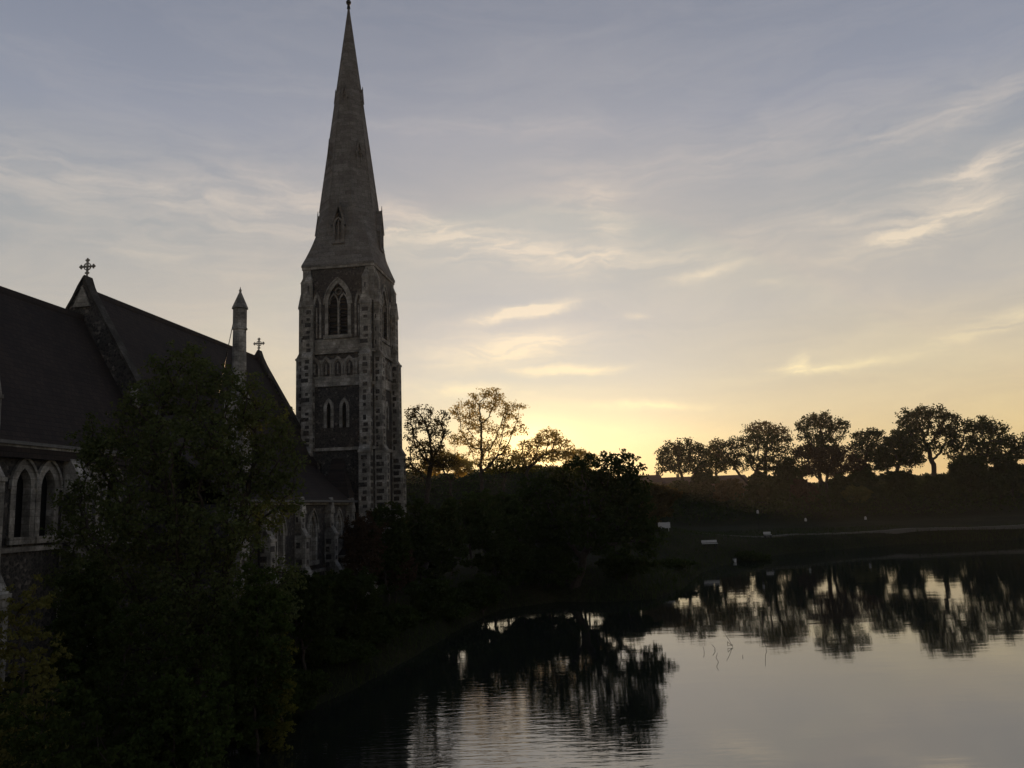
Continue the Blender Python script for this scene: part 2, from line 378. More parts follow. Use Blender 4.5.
def H(px, py):
    px = np.asarray(px, float); py = np.asarray(py, float)
    d = sdist(px, py)
    nz = sum(np.sin(px * f * math.cos(a) * 6 + py * f * math.sin(a) * 6 + p_) * .045 / (1 + k // 3) for k, (f, a, p_) in enumerate(_w))
    z = np.where(d < 0, np.maximum(d * .6, -1.6), 1.15 * (1 - np.exp(-np.maximum(d, 0) / 1.1)) + .055 * np.clip(d, 0, 14))
    z = z + .8 * sst(.2, 2.2, d) * sst(90, 112, py)
    land = sst(0, 7, d)
    z = z + 3.3 * np.exp(-((px - 8) / 14) ** 2 - ((py - 104) / 20) ** 2) * land
    ztop = 4.6 + 7.4 * sst(34, 12, px)
    z = z + ztop * sst(146, 174, py) * sst(222, 200, py)
    z = z + 5.0 * sst(232, 262, py)
    z = z + nz * sst(0, 3, d) * (1 + sst(120, 170, py))
    return z
def Hz(x, y): return float(H(np.array([x]), np.array([y]))[0])
def grid(xs, ys):
    gx, gy = np.meshgrid(xs, ys); gz = H(gx, gy)
    nx, ny = len(xs), len(ys)
    vs = np.stack([gx, gy, gz], -1).reshape(-1, 3)
    idx = np.arange(nx * ny).reshape(ny, nx)
    fs = np.stack([idx[:-1, :-1], idx[:-1, 1:], idx[1:, 1:], idx[1:, :-1]], -1).reshape(-1, 4)
    return vs, fs
def axis(segs):
    o = []
    for a, b, st in segs: o += list(np.arange(a, b, st))
    return np.array(o + [segs[-1][1]])
# haze over pond and park
xs = axis([(-4000, -400, 400), (-400, -60, 20), (-60, 60, .9), (60, 160, 2.5), (160, 400, 20), (400, 4400, 400)])
ys = axis([(-600, -40, 80), (-40, 0, 5), (0, 130, .9), (130, 290, 2.5), (290, 600, 30), (600, 9000, 600)])
vs, fs = grid(xs, ys)
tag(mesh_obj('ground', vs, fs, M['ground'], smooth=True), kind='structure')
wp = [(p[0], p[1]) for p in POND]
wv_ = [(-40, -35, 0), (290, -35, 0), (290, 130, 0), (-40, 130, 0)]
tag(mesh_obj('water', wv_, [(0, 1, 2, 3)], M['water']), kind='structure')

# footpath along the far bank
def ribbon(name, pts, w, m_, lift=.05):
    pts = [np.array(p, float) for p in pts]; L = []
    for a, b in zip(pts[:-1], pts[1:]):
        n = max(2, int(np.linalg.norm(b - a) / 1.5))
        for k in range(n): L.append(a + (b - a) * k / n)
    L.append(pts[-1]); L = np.array(L)
    for _ in range(6): L[1:-1] = (L[:-2] + 2 * L[1:-1] + L[2:]) / 4
    T = np.gradient(L, axis=0); T /= np.linalg.norm(T, axis=1)[:, None]; Nn = np.stack([-T[:, 1], T[:, 0]], 1)
    vs = []; fs = []
    for i, p_ in enumerate(L):
        row = [p_ + Nn[i] * w * k for k in (-.5, -.17, .17, .5)]
        zz = max(Hz(*r_) for r_ in row)
        for r_ in row: vs.append((r_[0], r_[1], zz + lift))
        vs.append((row[3][0], row[3][1], zz - .6)); vs.append((row[0][0], row[0][1], zz - .6))
    for i in range(len(L) - 1):
        o_ = i * 6; q_ = o_ + 6
        for k in range(3): fs.append((o_ + k, o_ + k + 1, q_ + k + 1, q_ + k))
        fs.append((o_ + 3, o_ + 4, q_ + 4, q_ + 3)); fs.append((o_ + 5, o_, q_, q_ + 5))
    return tag(mesh_obj(name, vs, fs, m_), kind='structure')
ribbon('path', [(33, 112.5), (44, 118.5), (57, 123.5), (76, 124.3), (110, 121.5), (168, 107)], 1.3, M['path'])
ribbon('path', [(-2, 112), (6, 112), (14, 113), (20, 113), (26, 114), (33, 112.8)], 1.6, M['path'], .03)

# ------------------------------------------------------------------ church
A = 0.13072076
church = empty('church', (-10.804, 62.0, 0), -A)
tag(church, 'flint and limestone gothic church with tall stone spire and steep tiled roofs', 'church')
GZ = 1.2                                         # walls start below the turf
def part(mb, name, m_, parent=church, smooth=False): return mb.build(name, m_, parent, smooth)

def arch(cx_, w, zb, zs, zt, n=7):
    """pointed arch outline, from bottom-left up and over to bottom-right"""
    hw = w / 2; hgt_ = zt - zs
    Rr = (hw * hw + hgt_ * hgt_) / (2 * hw); pts = [(cx_ - hw, zb)]
    a1 = math.asin(min(1, hgt_ / Rr))
    for k in range(n + 1):
        t = a1 * k / n; pts.append((cx_ - hw + Rr - Rr * math.cos(t), zs + Rr * math.sin(t)))
    for k in range(n - 1, -1, -1):
        t = a1 * k / n; pts.append((cx_ + hw - Rr + Rr * math.cos(t), zs + Rr * math.sin(t)))
    pts.append((cx_ + hw, zb)); return pts
def holed(outline, holes, T, depth=.5):
    """flat sheet with holes and reveals; T maps (a, z, outward) to local space"""
    bm = bmesh.new(); es = []
    for loop in [outline] + holes:
        vv = [bm.verts.new((p[0], p[1], 0)) for p in loop]
        for i in range(len(vv)): es.append(bm.edges.new((vv[i], vv[(i + 1) % len(vv)])))
    bmesh.ops.triangle_fill(bm, use_beauty=True, use_dissolve=False, edges=es)
    vs = [T((v_.co.x, v_.co.y, 0)) for v_ in bm.verts]
    bm.verts.index_update(); fs = [[v_.index for v_ in f_.verts] for f_ in bm.faces]
    bm.free()
    mb = MB(); mb.add(vs, fs)
    for hl in holes:
        n = len(hl); b = [T((p[0], p[1], 0)) for p in hl] + [T((p[0], p[1], -depth)) for p in hl]
        mb.add(b, [(i, (i + 1) % n, n + (i + 1) % n, n + i) for i in range(n)])
    return mb
def window(T, cx_, w, zb, zs, zt, fr=.22, lights=1, hood=True, name='window', glass='glass', depth=.45, sill=True, louvre=False):
    mb = MB(T); ins = arch(cx_, w, zb, zs, zt); outs = arch(cx_, w + 2 * fr, zb, zs, zt + fr * 1.3)
    mb.band([(p[0], p[1]) for p in ins], outs, 2, -depth * .6, .05)
    if hood:
        o2 = arch(cx_, w + 2 * fr + .2, zs - .1, zs, zt + fr * 1.3 + .14); o1 = arch(cx_, w + 2 * fr, zs - .1, zs, zt + fr * 1.3)
        mb.band(o1, o2, 2, -.02, .14)
    if sill: mb.box(cx_ - w / 2 - fr - .08, cx_ + w / 2 + fr + .08, zb - .28, zb, -depth * .6, .16)
    if lights == 2:
        mb.box(cx_ - .07, cx_ + .07, zb, zs + .15, -depth * .55, -.06)
        for s_ in (-1, 1):
            c_ = cx_ + s_ * w / 4; hw = w / 2 - .02
            i1 = arch(c_, hw - .16, zs - .05, zs, zs + (zt - zs) * .46, 5); o1 = arch(c_, hw + .02, zs - .05, zs, zs + (zt - zs) * .46 + .16, 5)
            mb.band(i1, o1, 2, -depth * .5, -.09)
        rr = w * .13; cz = zs + (zt - zs) * .62
        i1 = [(cx_ + rr * math.cos(t * .785), cz + rr * math.sin(t * .785)) for t in range(8)]
        o1 = [(cx_ + (rr + .1) * math.cos(t * .785), cz + (rr + .1) * math.sin(t * .785)) for t in range(8)]
        mb.band(i1, o1, 2, -depth * .5, -.09, closed=True)
    f_ = part(mb, name, M['lime'])
    pb = MB(T)
    pb.prism(arch(cx_, w + .04, zb, zs, zt + .02), 2, -depth * .62, -depth * .52)
    pn = pb.build('pane', M[glass], None); pn.parent = f_
    if louvre:
        lb = MB(T); z = zb + .2
        while z < zt - .5:
            lb.hull8([(cx_ - w / 2, z, -depth * .5), (cx_ + w / 2, z, -depth * .5), (cx_ + w / 2, z - .16, -.14), (cx_ - w / 2, z - .16, -.14)],
                     [(cx_ - w / 2, z + .04, -depth * .5), (cx_ + w / 2, z + .04, -depth * .5), (cx_ + w / 2, z - .12, -.14), (cx_ - w / 2, z - .12, -.14)])
            z += .3
        lv = lb.build('louvre', M['louvre'], None); lv.parent = f_
    return f_

# --- tower: local x = t (to the right), y = s (away), corner N at 0,0
TW = 5.8; TZ = 27.2
def faceT(k):
    """k-th face of the tower: a runs left to right seen from outside"""
    def T(p):
        a_, z_, o_ = p
        x_, y_ = a_ - TW / 2, -TW / 2 - o_
        c_, s_ = [(1, 0), (0, 1), (-1, 0), (0, -1)][k]
        return (-TW / 2 + x_ * c_ - y_ * s_, TW / 2 + x_ * s_ + y_ * c_, z_)
    return T
for k in range(4):
    T = faceT(k)
    o = [(0, GZ), (TW, GZ), (TW, TZ), (0, TZ)]
    holes = [arch(2.9, 1.62, 21.5, 24.1, 25.75)]
    if k in (0, 1): holes += [arch(2.12, .32, 14.1, 15.7, 16.15, 4), arch(3.40, .32, 14.1, 15.7, 16.15, 4)]
    part(holed(o, holes, T), 'tower_wall', M['flint'])
    window(T, 2.9, 1.62, 21.5, 24.1, 25.75, .27, 2, True, 'belfry_window', 'louvre', .6, True, True)
    if k in (0, 1):
        for c_ in (2.12, 3.40): window(T, c_, .32, 14.1, 15.7, 16.15, .24, 1, False, 'lancet_window', 'glass', .5, False)
    for c_ in (1.16, 4.64):          # blind lancets beside the belfry opening
        mb = MB(T)
        mb.band(arch(c_, .4, 21.3, 23.9, 24.7, 5), arch(c_, .72, 21.3, 23.9, 25.15, 5), 2, -.02, .07)
        mb.cone((c_, 21.3, .12), (c_, 23.8, .12), .06, .06, 6)
        part(mb, 'blind_arch', M['lime'])
    mb = MB(T)                        # arcaded stone band
    mb.box(.5, 5.3, 17.62, 19.55, -.02, .05)
    for j in range(5):
        c_ = 1.0 + j * .95
        mb.band(arch(c_, .62, 18.3, 19.0, 19.55, 5), arch(c_, .9, 18.3, 19.0, 19.8, 5), 2, .052, .15)
        if 1: mb.box(c_ - .06, c_ + .06, 18.35, 19.2, .09, .14)
        mb.prism(arch(c_, .5, 18.2, 18.95, 19.45, 4), 2, .02, .07, 1)
    part(mb, 'arcade_band', [M['lime'], M['flint']])
    for z0, z1, pr in ((20.0, 20.22, .16), (17.38, 17.6, .1), (12.3, 12.55, .12), (27.0, 27.36, .1)):
        e_ = pr if k % 2 == 0 else -.003
        part(MB(T).box(-e_, TW + e_, z0, z1, -.02, pr), 'string_course', M['lime'])
    part(MB(T).box(.45, 5.35, 20.24, 21.2, -.02, .035), 'sill_band', M['lime'])
    # quoins at the corners above the buttresses
    for side in (0, 1):
        mb = MB(T)
        for jj, z0 in enumerate(np.arange(24.2, 26.9, .38)):
            w_ = .62 if jj % 2 else .42
            mb.box(TW - w_ if side else 0.0, TW if side else w_, z0, z0 + .38, -.02, .04 + .003 * k + .004 * (jj % 2))
        part(mb, 'quoin', M['lime'])
def buttress(T, a0, a1, stages, name='buttress', inlay=True, gable=True, slot=None):
    """stages: (z0, z1, projection)"""
    mb = MB(T)
    for i, (z0, z1, pr) in enumerate(stages):
        mb.box(a0, a1, z0, z1, -.05, pr, 0)
        nx_ = stages[i + 1][2] if i + 1 < len(stages) else 0
        zt = z1 + (pr - nx_) * 1.7
        mb.box(a0 - .05, a1 + .05, z1 - .16, z1 - .002, pr - .02, pr + .06, 0)
        if i + 1 < len(stages) or not gable:
            mb.hull8([(a0, z1, -.05), (a1, z1, -.05), (a1, z1, pr), (a0, z1, pr)], [(a0, zt, -.05), (a1, zt, -.05), (a1, zt, nx_ + .002), (a0, zt, nx_ + .002)], 0)
        else:
            cm = (a0 + a1) / 2
            mb.prism([(a0 - .06, z1), (a1 + .06, z1), (cm, z1 + (a1 - a0) * 1.35)], 2, -.05, pr + .05, 0)
        if inlay:
            w_ = a1 - a0; z = z0 + .3; j = 0; rj = random.Random(int(a0 * 100 + z0 * 7))
            while z < z1 - .5:
                zo = rj.uniform(-.04, .06); l_ = rj.uniform(.2, .38); q_ = rj.uniform(.2, .38)
                if rj.random() < .16: l_ = -.01
                if rj.random() < .10: z += .5; continue
                if j % 2 == 0: mb.box(a0 + w_ * l_, a1 - w_ * q_, z + zo, z + .36, pr - .01, pr + .012, 1)
                else: mb.box(a0 + w_ * .36, a1 - w_ * q_, z, z + .26 + zo, pr - .01, pr + .012, 1)
                # flint courses on the flanks
                mb.box(a0 - .012, a0 + .01, z, z + .34, .10, pr - (.22 if j % 2 else .36), 1)
                mb.box(a1 - .01, a1 + .012, z, z + .34, .10, pr - (.22 if j % 2 else .36), 1)
                z += .52; j += 1
    return part(mb, name, [M['lime'], M['flint']])
for k in range(4):
    T = faceT(k)
    st = [(GZ, 6.0, 1.2), (6.0, 12.2, .92), (12.2, 19.8, .64), (19.8, 24.0, .42)]
    buttress(T, .12, .98, st); buttress(T, TW - .98, TW - .12, st)
    for a0 in (.12, TW - .98):        # slim upper pinnacle of each buttress
        mb = MB(T); cm = a0 + .43
        mb.box(cm - .26, cm + .26, 24.3, 26.0, .045, .34, 0)
        mb.hull8([(cm - .3, 26.0, .0), (cm + .3, 26.0, .0), (cm + .3, 26.0, .38), (cm - .3, 26.0, .38)], [(cm - .04, 26.9, .0), (cm + .04, 26.9, .0), (cm + .04, 26.9, .05), (cm - .04, 26.9, .05)], 0)
        mb.box(cm - .05, cm + .05, 24.7, 25.6, .335, .352, 1)
        part(mb, 'pinnacle', [M['lime'], M['flint']])

# --- spire
SCX, SCY = -TW / 2, TW / 2; ZA = 52.0; ZB = TZ + .16
def oct_r(z):
    base_r = 2.92 * (ZA - z) / (ZA - ZB)
    return base_r + .12 * max(0, 1 - (z - ZB) / 3.0) ** 2
mb = MB(); zs_ = [ZB, ZB + .5, ZB + 1.0, ZB + 1.6, ZB + 2.3, ZB + 3.2] + list(np.linspace(ZB + 4.5, ZA - .1, 14)); rings = []
for z in zs_:
    r_ = oct_r(z) / math.cos(math.pi / 8)
    rings.append([(SCX + r_ * math.cos(math.pi / 8 + k * math.pi / 4), SCY + r_ * math.sin(math.pi / 8 + k * math.pi / 4), z) for k in range(8)])
vs = [p_ for r_ in rings for p_ in r_]; fs = []
for i in range(len(rings) - 1):
    for k in range(8): fs.append((i * 8 + k, i * 8 + (k + 1) % 8, (i + 1) * 8 + (k + 1) % 8, (i + 1) * 8 + k))
fs.append(tuple(range(8))[::-1]); fs.append(tuple((len(rings) - 1) * 8 + k for k in range(8)))
mb.add(vs, fs)
# broaches filling the four corners
for sx_, sy_ in ((1, 1), (1, -1), (-1, 1), (-1, -1)):
    zt = ZB + 5.4
    prev = None; NS = 8
    for i in range(NS + 1):
        q_ = i / NS; z = ZB + (zt - ZB) * q_
        r_ = oct_r(z) ; h_ = r_ * math.tan(math.pi / 8)
        p1 = (SCX + sx_ * (r_ + .004), SCY + sy_ * h_, z); p2 = (SCX + sx_ * h_, SCY + sy_ * (r_ + .004), z)
        full = r_; cut = (full + h_) / 2
        e_ = cut + (full - cut) * (1 - q_) ** 1.25 + .006
        pc = (SCX + sx_ * e_, SCY + sy_ * e_, z)
        cur = (p1, pc, p2)
        if prev:
            mb.add([prev[0], prev[1], prev[2], cur[0], cur[1], cur[2]], [(0, 1, 4, 3), (1, 2, 5, 4)])
        else: mb.add([p1, pc, p2], [(0, 1, 2)])
        prev = cur
mb.box(SCX - 3.04, SCX + 3.04, SCY - 3.04, SCY + 3.04, ZB - .14, ZB - .004)
spire = part(mb, 'spire', M['spire'])
rb = MB()
for k in range(8):                    # rolls on the arrises
    th = math.pi / 8 + k * math.pi / 4
    def ap(z): r_ = oct_r(z) / math.cos(math.pi / 8); return (SCX + r_ * math.cos(th), SCY + r_ * math.sin(th), z)
    rb.cone(ap(ZB + 5.2), ap(ZA - .3), .06, .04, 5)
rbo = rb.build('roll', M['spire'], None); rbo.parent = spire
def lucarne(k8, z0, w, hgt_, dep, dbl):
    """gabled opening standing out of the spire on side k8"""
    th = k8 * math.pi / 4
    co, si = math.cos(th), math.sin(th)
    r0 = oct_r(z0); rt = oct_r(z0 + hgt_ * 1.45)
    def T(p): a_, z_, o_ = p; rr = o_; return (SCX + rr * co - a_ * si, SCY + rr * si + a_ * co, z_)
    ro = r0 + dep
    mb = MB(T); zw = z0 + hgt_ * .62
    ins = arch(0, w * .55, z0 + .15, zw, z0 + hgt_ * .86, 5); outs = [(p_[0] * 1.75, p_[1] + (.1 if i not in (0, len(ins) - 1) else 0)) for i, p_ in enumerate(ins)]
    mb.band(ins, outs, 2, r0 * .8, ro)
    mb.box(-w / 2, -w * .45, z0, zw, r0 * .7, ro - .03); mb.box(w * .45, w / 2, z0, zw, r0 * .7, ro - .03)
    mb.box(-w / 2 - .03, w / 2 + .03, z0 - .1, z0 + .12, r0 * .7, ro + .05)
    for s_ in (-1, 1):
        mb.prism([(s_ * (w / 2 + .12), zw), (s_ * (w / 2 + .0), zw), (0, z0 + hgt_ * 1.28), (0, z0 + hgt_ * 1.45)][::s_], 2, rt * .7, ro + .04)
    mb.cone((0, z0 + hgt_ * 1.4, ro), (0, z0 + hgt_ * 1.62, ro), .06, .02, 5)
    if dbl: mb.box(-.05, .05, z0 + .12, z0 + hgt_ * .8, ro - .3, ro - .05)
    l_ = part(mb, 'lucarne', M['spire'], None); l_.parent = spire
    db = MB(T); db.prism([(-w * .44, z0 + .05), (w * .44, z0 + .05), (w * .44, zw), (0, z0 + hgt_ * 1.2), (-w * .44, zw)], 2, r0 * .72, ro - .32)
    return l_, db
darks = []
for k8 in range(8):
    if k8 % 2 == 0:
        for args in ((29.2, 1.0, 2.4, .1, True), (41.7, .46, 1.5, .0, False)):
            darks.append(lucarne(k8, *args))
    else:
        darks.append(lucarne(k8, 36.2, .5, 1.7, .0, False))
for l_, db in darks:
    dk = part(db, 'opening', M['louvre'], None); dk.parent = spire
mb = MB(); mb.cone((SCX, SCY, ZA - .3), (SCX, SCY, ZA + .15), .16, .1, 8); mb.ball((SCX, SCY, ZA + .3), .24, 8)
mb.cone((SCX, SCY, ZA + .4), (SCX, SCY, ZA + 2.2), .05, .03, 6); mb.box(SCX - .5, SCX + .5, SCY - .03, SCY + .03, ZA + 1.5, ZA + 1.6)
fin = part(mb, 'finial', M['iron'], None); fin.parent = spire

# --- ridge cross
def cross(x_, y_, z_, s_, stem, name='cross'):
    mb = MB()
    mb.cone((x_, y_, z_), (x_, y_, z_ + stem), .07 * s_, .05 * s_, 6)
    c_ = z_ + stem + .42 * s_; L = .42 * s_; b = .05 * s_
    mb.box(x_ - b, x_ + b, y_ - b, y_ + b, c_ - L, c_ + L)
    mb.box(x_ - L, x_ - b, y_ - b, y_ + b, c_ - b, c_ + b); mb.box(x_ + b, x_ + L, y_ - b, y_ + b, c_ - b, c_ + b)
    for dx_, dz_ in ((1, 0), (-1, 0), (0, 1), (0, -1)):
        ex, ez = x_ + dx_ * L, c_ + dz_ * L
        for q_ in (-1, 0, 1):
            mb.ball((ex + (q_ * .09 * s_ if dz_ else (0 if q_ else dx_ * .08 * s_)), y_, ez + (q_ * .09 * s_ if dx_ else (0 if q_ else dz_ * .08 * s_))), .075 * s_, 6)
    n = 16
    ri = [(x_ + .2 * s_ * math.cos(t * 2 * math.pi / n), c_ + .2 * s_ * math.sin(t * 2 * math.pi / n)) for t in range(n)]
    ro_ = [(x_ + .26 * s_ * math.cos(t * 2 * math.pi / n), c_ + .26 * s_ * math.sin(t * 2 * math.pi / n)) for t in range(n)]
    mb.band(ri, ro_, 1, y_ - .03 * s_, y_ + .03 * s_, closed=True)
    return mb
# --- nave and chancel
RT = -9.5; SL = 1.72
NZ = 19.95; CZ = 18.4; NHW = 5.0; CHW = 4.35
S1, S0, SE = -20.9, .2, -50.0       # gable between nave and chancel, far gable, chancel end (behind frame edge)
NE = NZ - NHW * SL; CE = CZ - (CHW + .25) * SL
def roofslab(name, y0, y1, zr, hw, th=.22):
    mb = MB()
    for s_ in (-1, 1):
        mb.prism([(RT, zr), (RT + s_ * hw, zr - hw * SL), (RT + s_ * hw, zr - hw * SL - th * 1.6), (RT, zr - th * 2)][::s_], 1, y0, y1)
    mb.prism([(RT - .14, zr - .2), (RT + .14, zr - .2), (RT + .08, zr + .14), (RT - .08, zr + .14)], 1, y0 + .01, y1 - .01)
    return part(mb, name, M['roof'])
roofslab('nave_roof', S1 + .02, S0 - .5, NZ, NHW)
roofslab('chancel_roof', SE, S1 - .5, CZ, CHW + .25)
def gable(name, y0, y1, zr, hw, zbase, raised=.35, cop=.09):
    mb = MB()
    zz = zr + raised
    flare = [(RT + .0, zz + .42), (RT + .2, zz - .15), (RT + .5, zz - .78), (RT + 1.1, zz - 1.1 * SL + .06)]
    prof = [(RT + hw + .2, zz - (hw + .2) * SL)] + flare[::-1]
    full = prof + [(2 * RT - p_[0], p_[1]) for p_ in flare[1:]] + [(RT - hw - .2, zz - (hw + .2) * SL)]
    poly = [(RT - hw - .2, zbase), (RT + hw + .2, zbase)] + full
    mb.prism(poly, 1, y0, y1)
    o_ = part(mb, name, M['flint'])
    cb = MB(); out_ = [(p_[0] + (cop if p_[0] >= RT else -cop), p_[1] + .08) for p_ in full]
    cb.band(full, out_, 1, y0 - .1, y1 + .1)
    co_ = cb.build('coping', M['darkstone'], None); co_.parent = o_
    return o_, zz + .42
g1, z1 = gable('gable', S1 - .5, S1, NZ, NHW, 9.5, .3)
mb = MB(); mb.prism([(RT - .5, z1 - 1.7), (RT + .5, z1 - 1.7), (RT, z1 - .55)], 1, S1 - .62, S1 - .5)
tr = mb.build('gable_stone', M['lime'], None); tr.parent = g1
tr = MB().box(RT + 3.0, RT + 3.55, S1 - .54, S1 - .49, NZ - 3.9 * SL, NZ - 3.25 * SL).build('gable_stone', M['lime'], None); tr.parent = g1
cr = cross(RT, S1 - .25, z1 - .1, .86, .38).build('cross', M['lime'], None); cr.parent = g1
g2, z2 = gable('gable', S0 - .5, S0, NZ, NHW, GZ, .2)
cr = cross(RT, S0 - .25, z2 - .1, .86, .38).build('cross', M['lime'], None); cr.parent = g2
# chancel wall with paired lancets
def wallT(t_):
    def T(p): a_, z_, o_ = p; return (t_ + o_, a_, z_)
    return T
T = wallT(-5.2)
wins = []
for s_ in (-30.35, -28.95): wins.append((s_, .92))
for s_ in (-26.2, -24.6): wins.append((s_, .92))
for s_ in (-36.6, -35.0, -41, -39.4): wins.append((s_, .92))
holes = [arch(s_, w_ + .3, 6.95, 9.05, 9.95) for s_, w_ in wins]
part(holed([(SE, GZ), (S1 - .5, GZ), (S1 - .5, CE + .1), (SE, CE + .1)], holes, T, .59), 'chancel_wall', M['flint'])
for s_, w_ in wins:
    window(T, s_, .82, 7.0, 9.0, 9.75, .27, 1, True, 'window', 'glass', .62, True)
mb = MB(); mb.box(SE, S1 - .52, -5.22, -5.08, 0, 0)
part(MB(T).box(SE, S1 - .52, CE + .06, CE + .16, 0, .3), 'string_course', M['lime']); part(MB(T).box(SE, S1 - .52, 6.42, 6.62, -.02, .14), 'string_course', M['lime'])
mb = MB(T); mb.box(SE, S1 - .52, CE + .162, CE + .3, .12, .4); part(mb, 'gutter', M['lead'])
part(MB().box(RT - CHW, -5.81, SE, S1 - .6, GZ, CE), 'chancel_core', M['flint'])
for s_ in (-32.75, -27.6, -38.2): buttress(T, s_ - .42, s_ + .42, [(GZ, 5.0, 1.3), (5.0, 9.3, .85)], inlay=True, gable=False)
# pinnacled pier at the frame's left edge
mb = MB(); px_, py_ = -4.8, -32.75
mb.box(px_ - .24, px_ + .24, py_ - .24, py_ + .24, 9.3, 12.3); mb.box(px_ - .29, px_ + .29, py_ - .29, py_ + .29, 12.3, 12.45)
mb.cone((px_, py_, 12.45), (px_, py_, 14.3), .34, .05, 4, ph=math.pi / 4); mb.ball((px_, py_, 14.3), .12, 6); part(mb, 'pinnacle', M['lime'])
# nave wall, aisle
part(MB().box(RT - NHW + .3, -4.85, S1, S0 - .55, GZ, NE + .1), 'nave_wall', M['flint'])
T = wallT(-1.5); AZ_ = 8.3; A0, A1 = -20.4, -1.2
aw_ = [-18.8, -14.1, -8.9, -4.0]
holes = [arch(s_, 1.35, 4.4, 6.4, 7.65) for s_ in aw_]
part(holed([(A0, GZ), (A1, GZ), (A1, AZ_), (A0, AZ_)], holes, T, .45), 'aisle_wall', M['flint'])
for s_ in aw_: window(T, s_, 1.1, 4.5, 6.35, 7.4, .28, 2, True, 'window', 'glass', .55, True)
part(MB().box(-4.84, -2.1, A0 + .01, A1 - .01, GZ, AZ_ - .1).box(-2.09, -1.51, A0, A0 + .4, GZ, AZ_ - .02).box(-2.09, -1.51, A1 - .4, A1, GZ, AZ_ - .02), 'aisle_core', M['flint'])
mb = MB(); mb.prism([(-4.9, 11.45), (-1.15, 8.42), (-1.15, 8.26), (-4.9, 11.2)], 1, A0 - .15, A1 + .1); part(mb, 'aisle_roof', M['roof'])
part(MB(T).box(A0, A1, 8.1, 8.24, -.02, .2), 'string_course', M['lime']); part(MB(T).box(A0, A1, 3.7, 3.9, -.02, .12), 'string_course', M['lime']); part(MB(T).box(A0, A1, GZ, 2.6, -.02, .16), 'plinth', M['lime'])
mb = MB(T); mb.box(A0 - .1, A1 + .1, 8.26, 8.4, .32, .5); part(mb, 'gutter', M['lead'])
for s_ in (-20.0, -16.4, -11.4, -6.3, -1.9):
    o_ = buttress(T, s_ - .33, s_ + .33, [(GZ, 3.6, 1.1), (3.6, 6.2, .7), (6.2, 7.7, .42)], gable=True)
# porch under the tower, small steep hipped roof
mb = MB(); px0, px1, py0, py1 = -1.3, .9, -4.6, -1.3
mb.box(px0 + .15, px1 - .15, py0 + .15, py1 - .12, GZ, 4.4); part(mb, 'porch_wall', M['lime'])
mb = MB(); mb.box(px0, px1, py0, py1 - .1, 4.42, 4.56); part(mb, 'string_course', M['lime'])
Tp = lambda p: ((px0 + px1) / 2 + p[0], py0 + .15 - p[2], p[1])
mb = MB(Tp); mb.band(arch(0, 1.0, GZ, 2.9, 3.8), arch(0, 1.5, GZ, 2.9, 4.15), 2, -.02, .1); part(mb, 'door_frame', M['lime'])
mb = MB(Tp); mb.prism(arch(0, 1.0, GZ, 2.9, 3.8), 2, -.01, .02); part(mb, 'door', M['door'])
mb = MB(); mb.hull8([(px0, py0, 4.57), (px1, py0, 4.57), (px1, py1 - .1, 4.57), (px0, py1 - .1, 4.57)],
                    [(px0 + 1.0, py0 + 1.2, 6.8), (px1 - 1.0, py0 + 1.2, 6.8), (px1 - 1.0, py1 - .1, 6.8), (px0 + 1.0, py1 - .1, 6.8)]); part(mb, 'porch_roof', M['roof'])
mb = MB(); mb.hull8([(-3.3, -2.4, 8.45), (-1.2, -2.4, 8.45), (-1.2, -1.1, 8.45), (-3.3, -1.1, 8.45)], [(-2.9, -1.4, 11.6), (-2.1, -1.4, 11.6), (-2.1, -1.1, 11.6), (-2.9, -1.1, 11.6)])
part(mb, 'roof_hip', M['roof'])
mb = MB(); mb.box(-3.3, -1.14, -2.5, -2.3, 8.42, 8.56); part(mb, 'roof_kerb', M['lime'])
# octagonal chimney shaft with iron stays
tx, ty = -3.85, -14.7
def octo(mb, r0, r1, z0, z1, caps=True): mb.cone((tx, ty, z0), (tx, ty, z1), r0 / math.cos(math.pi / 8), r1 / math.cos(math.pi / 8), 8, caps=caps, ph=math.pi / 8)
mb = MB(); mb.box(tx - .6, tx + .6, ty - .6, ty + .6, 9.0, 14.6)
octo(mb, .6, .42, 14.6, 15.0); octo(mb, .41, .36, 15.0, 18.8); octo(mb, .42, .42, 18.8, 18.9); octo(mb, .38, .38, 18.9, 20.1); octo(mb, .45, .43, 20.1, 20.24)
octo(mb, .42, .05, 20.24, 21.2); mb.ball((tx, ty, 21.27), .1, 6); mb.cone((tx, ty, 21.33), (tx, ty, 21.5), .04, .02, 5)
ch = part(mb, 'chimney', M['lime'])
mb = MB()
for z0, (x2, y2) in ((19.4, (tx - 1.7, ty + .1)), (17.6, (tx - 1.35, ty + .5))):
    mb.cone((tx - .4, ty, z0), (x2, y2, NZ - (x2 - RT) * SL), .025, .025, 5)
st_ = mb.build('stay', M['iron'], None); st_.parent = ch
for y_ in (-17.5, -6.5):              # downpipes of the aisle
    mb = MB(); mb.cone((-1.36, y_ + .55, GZ), (-1.36, y_ + .55, 8.2), .06, .06, 6); mb.box(-1.48, -1.24, y_ + .43, y_ + .67, 7.9, 8.2); part(mb, 'downpipe', M['iron'])

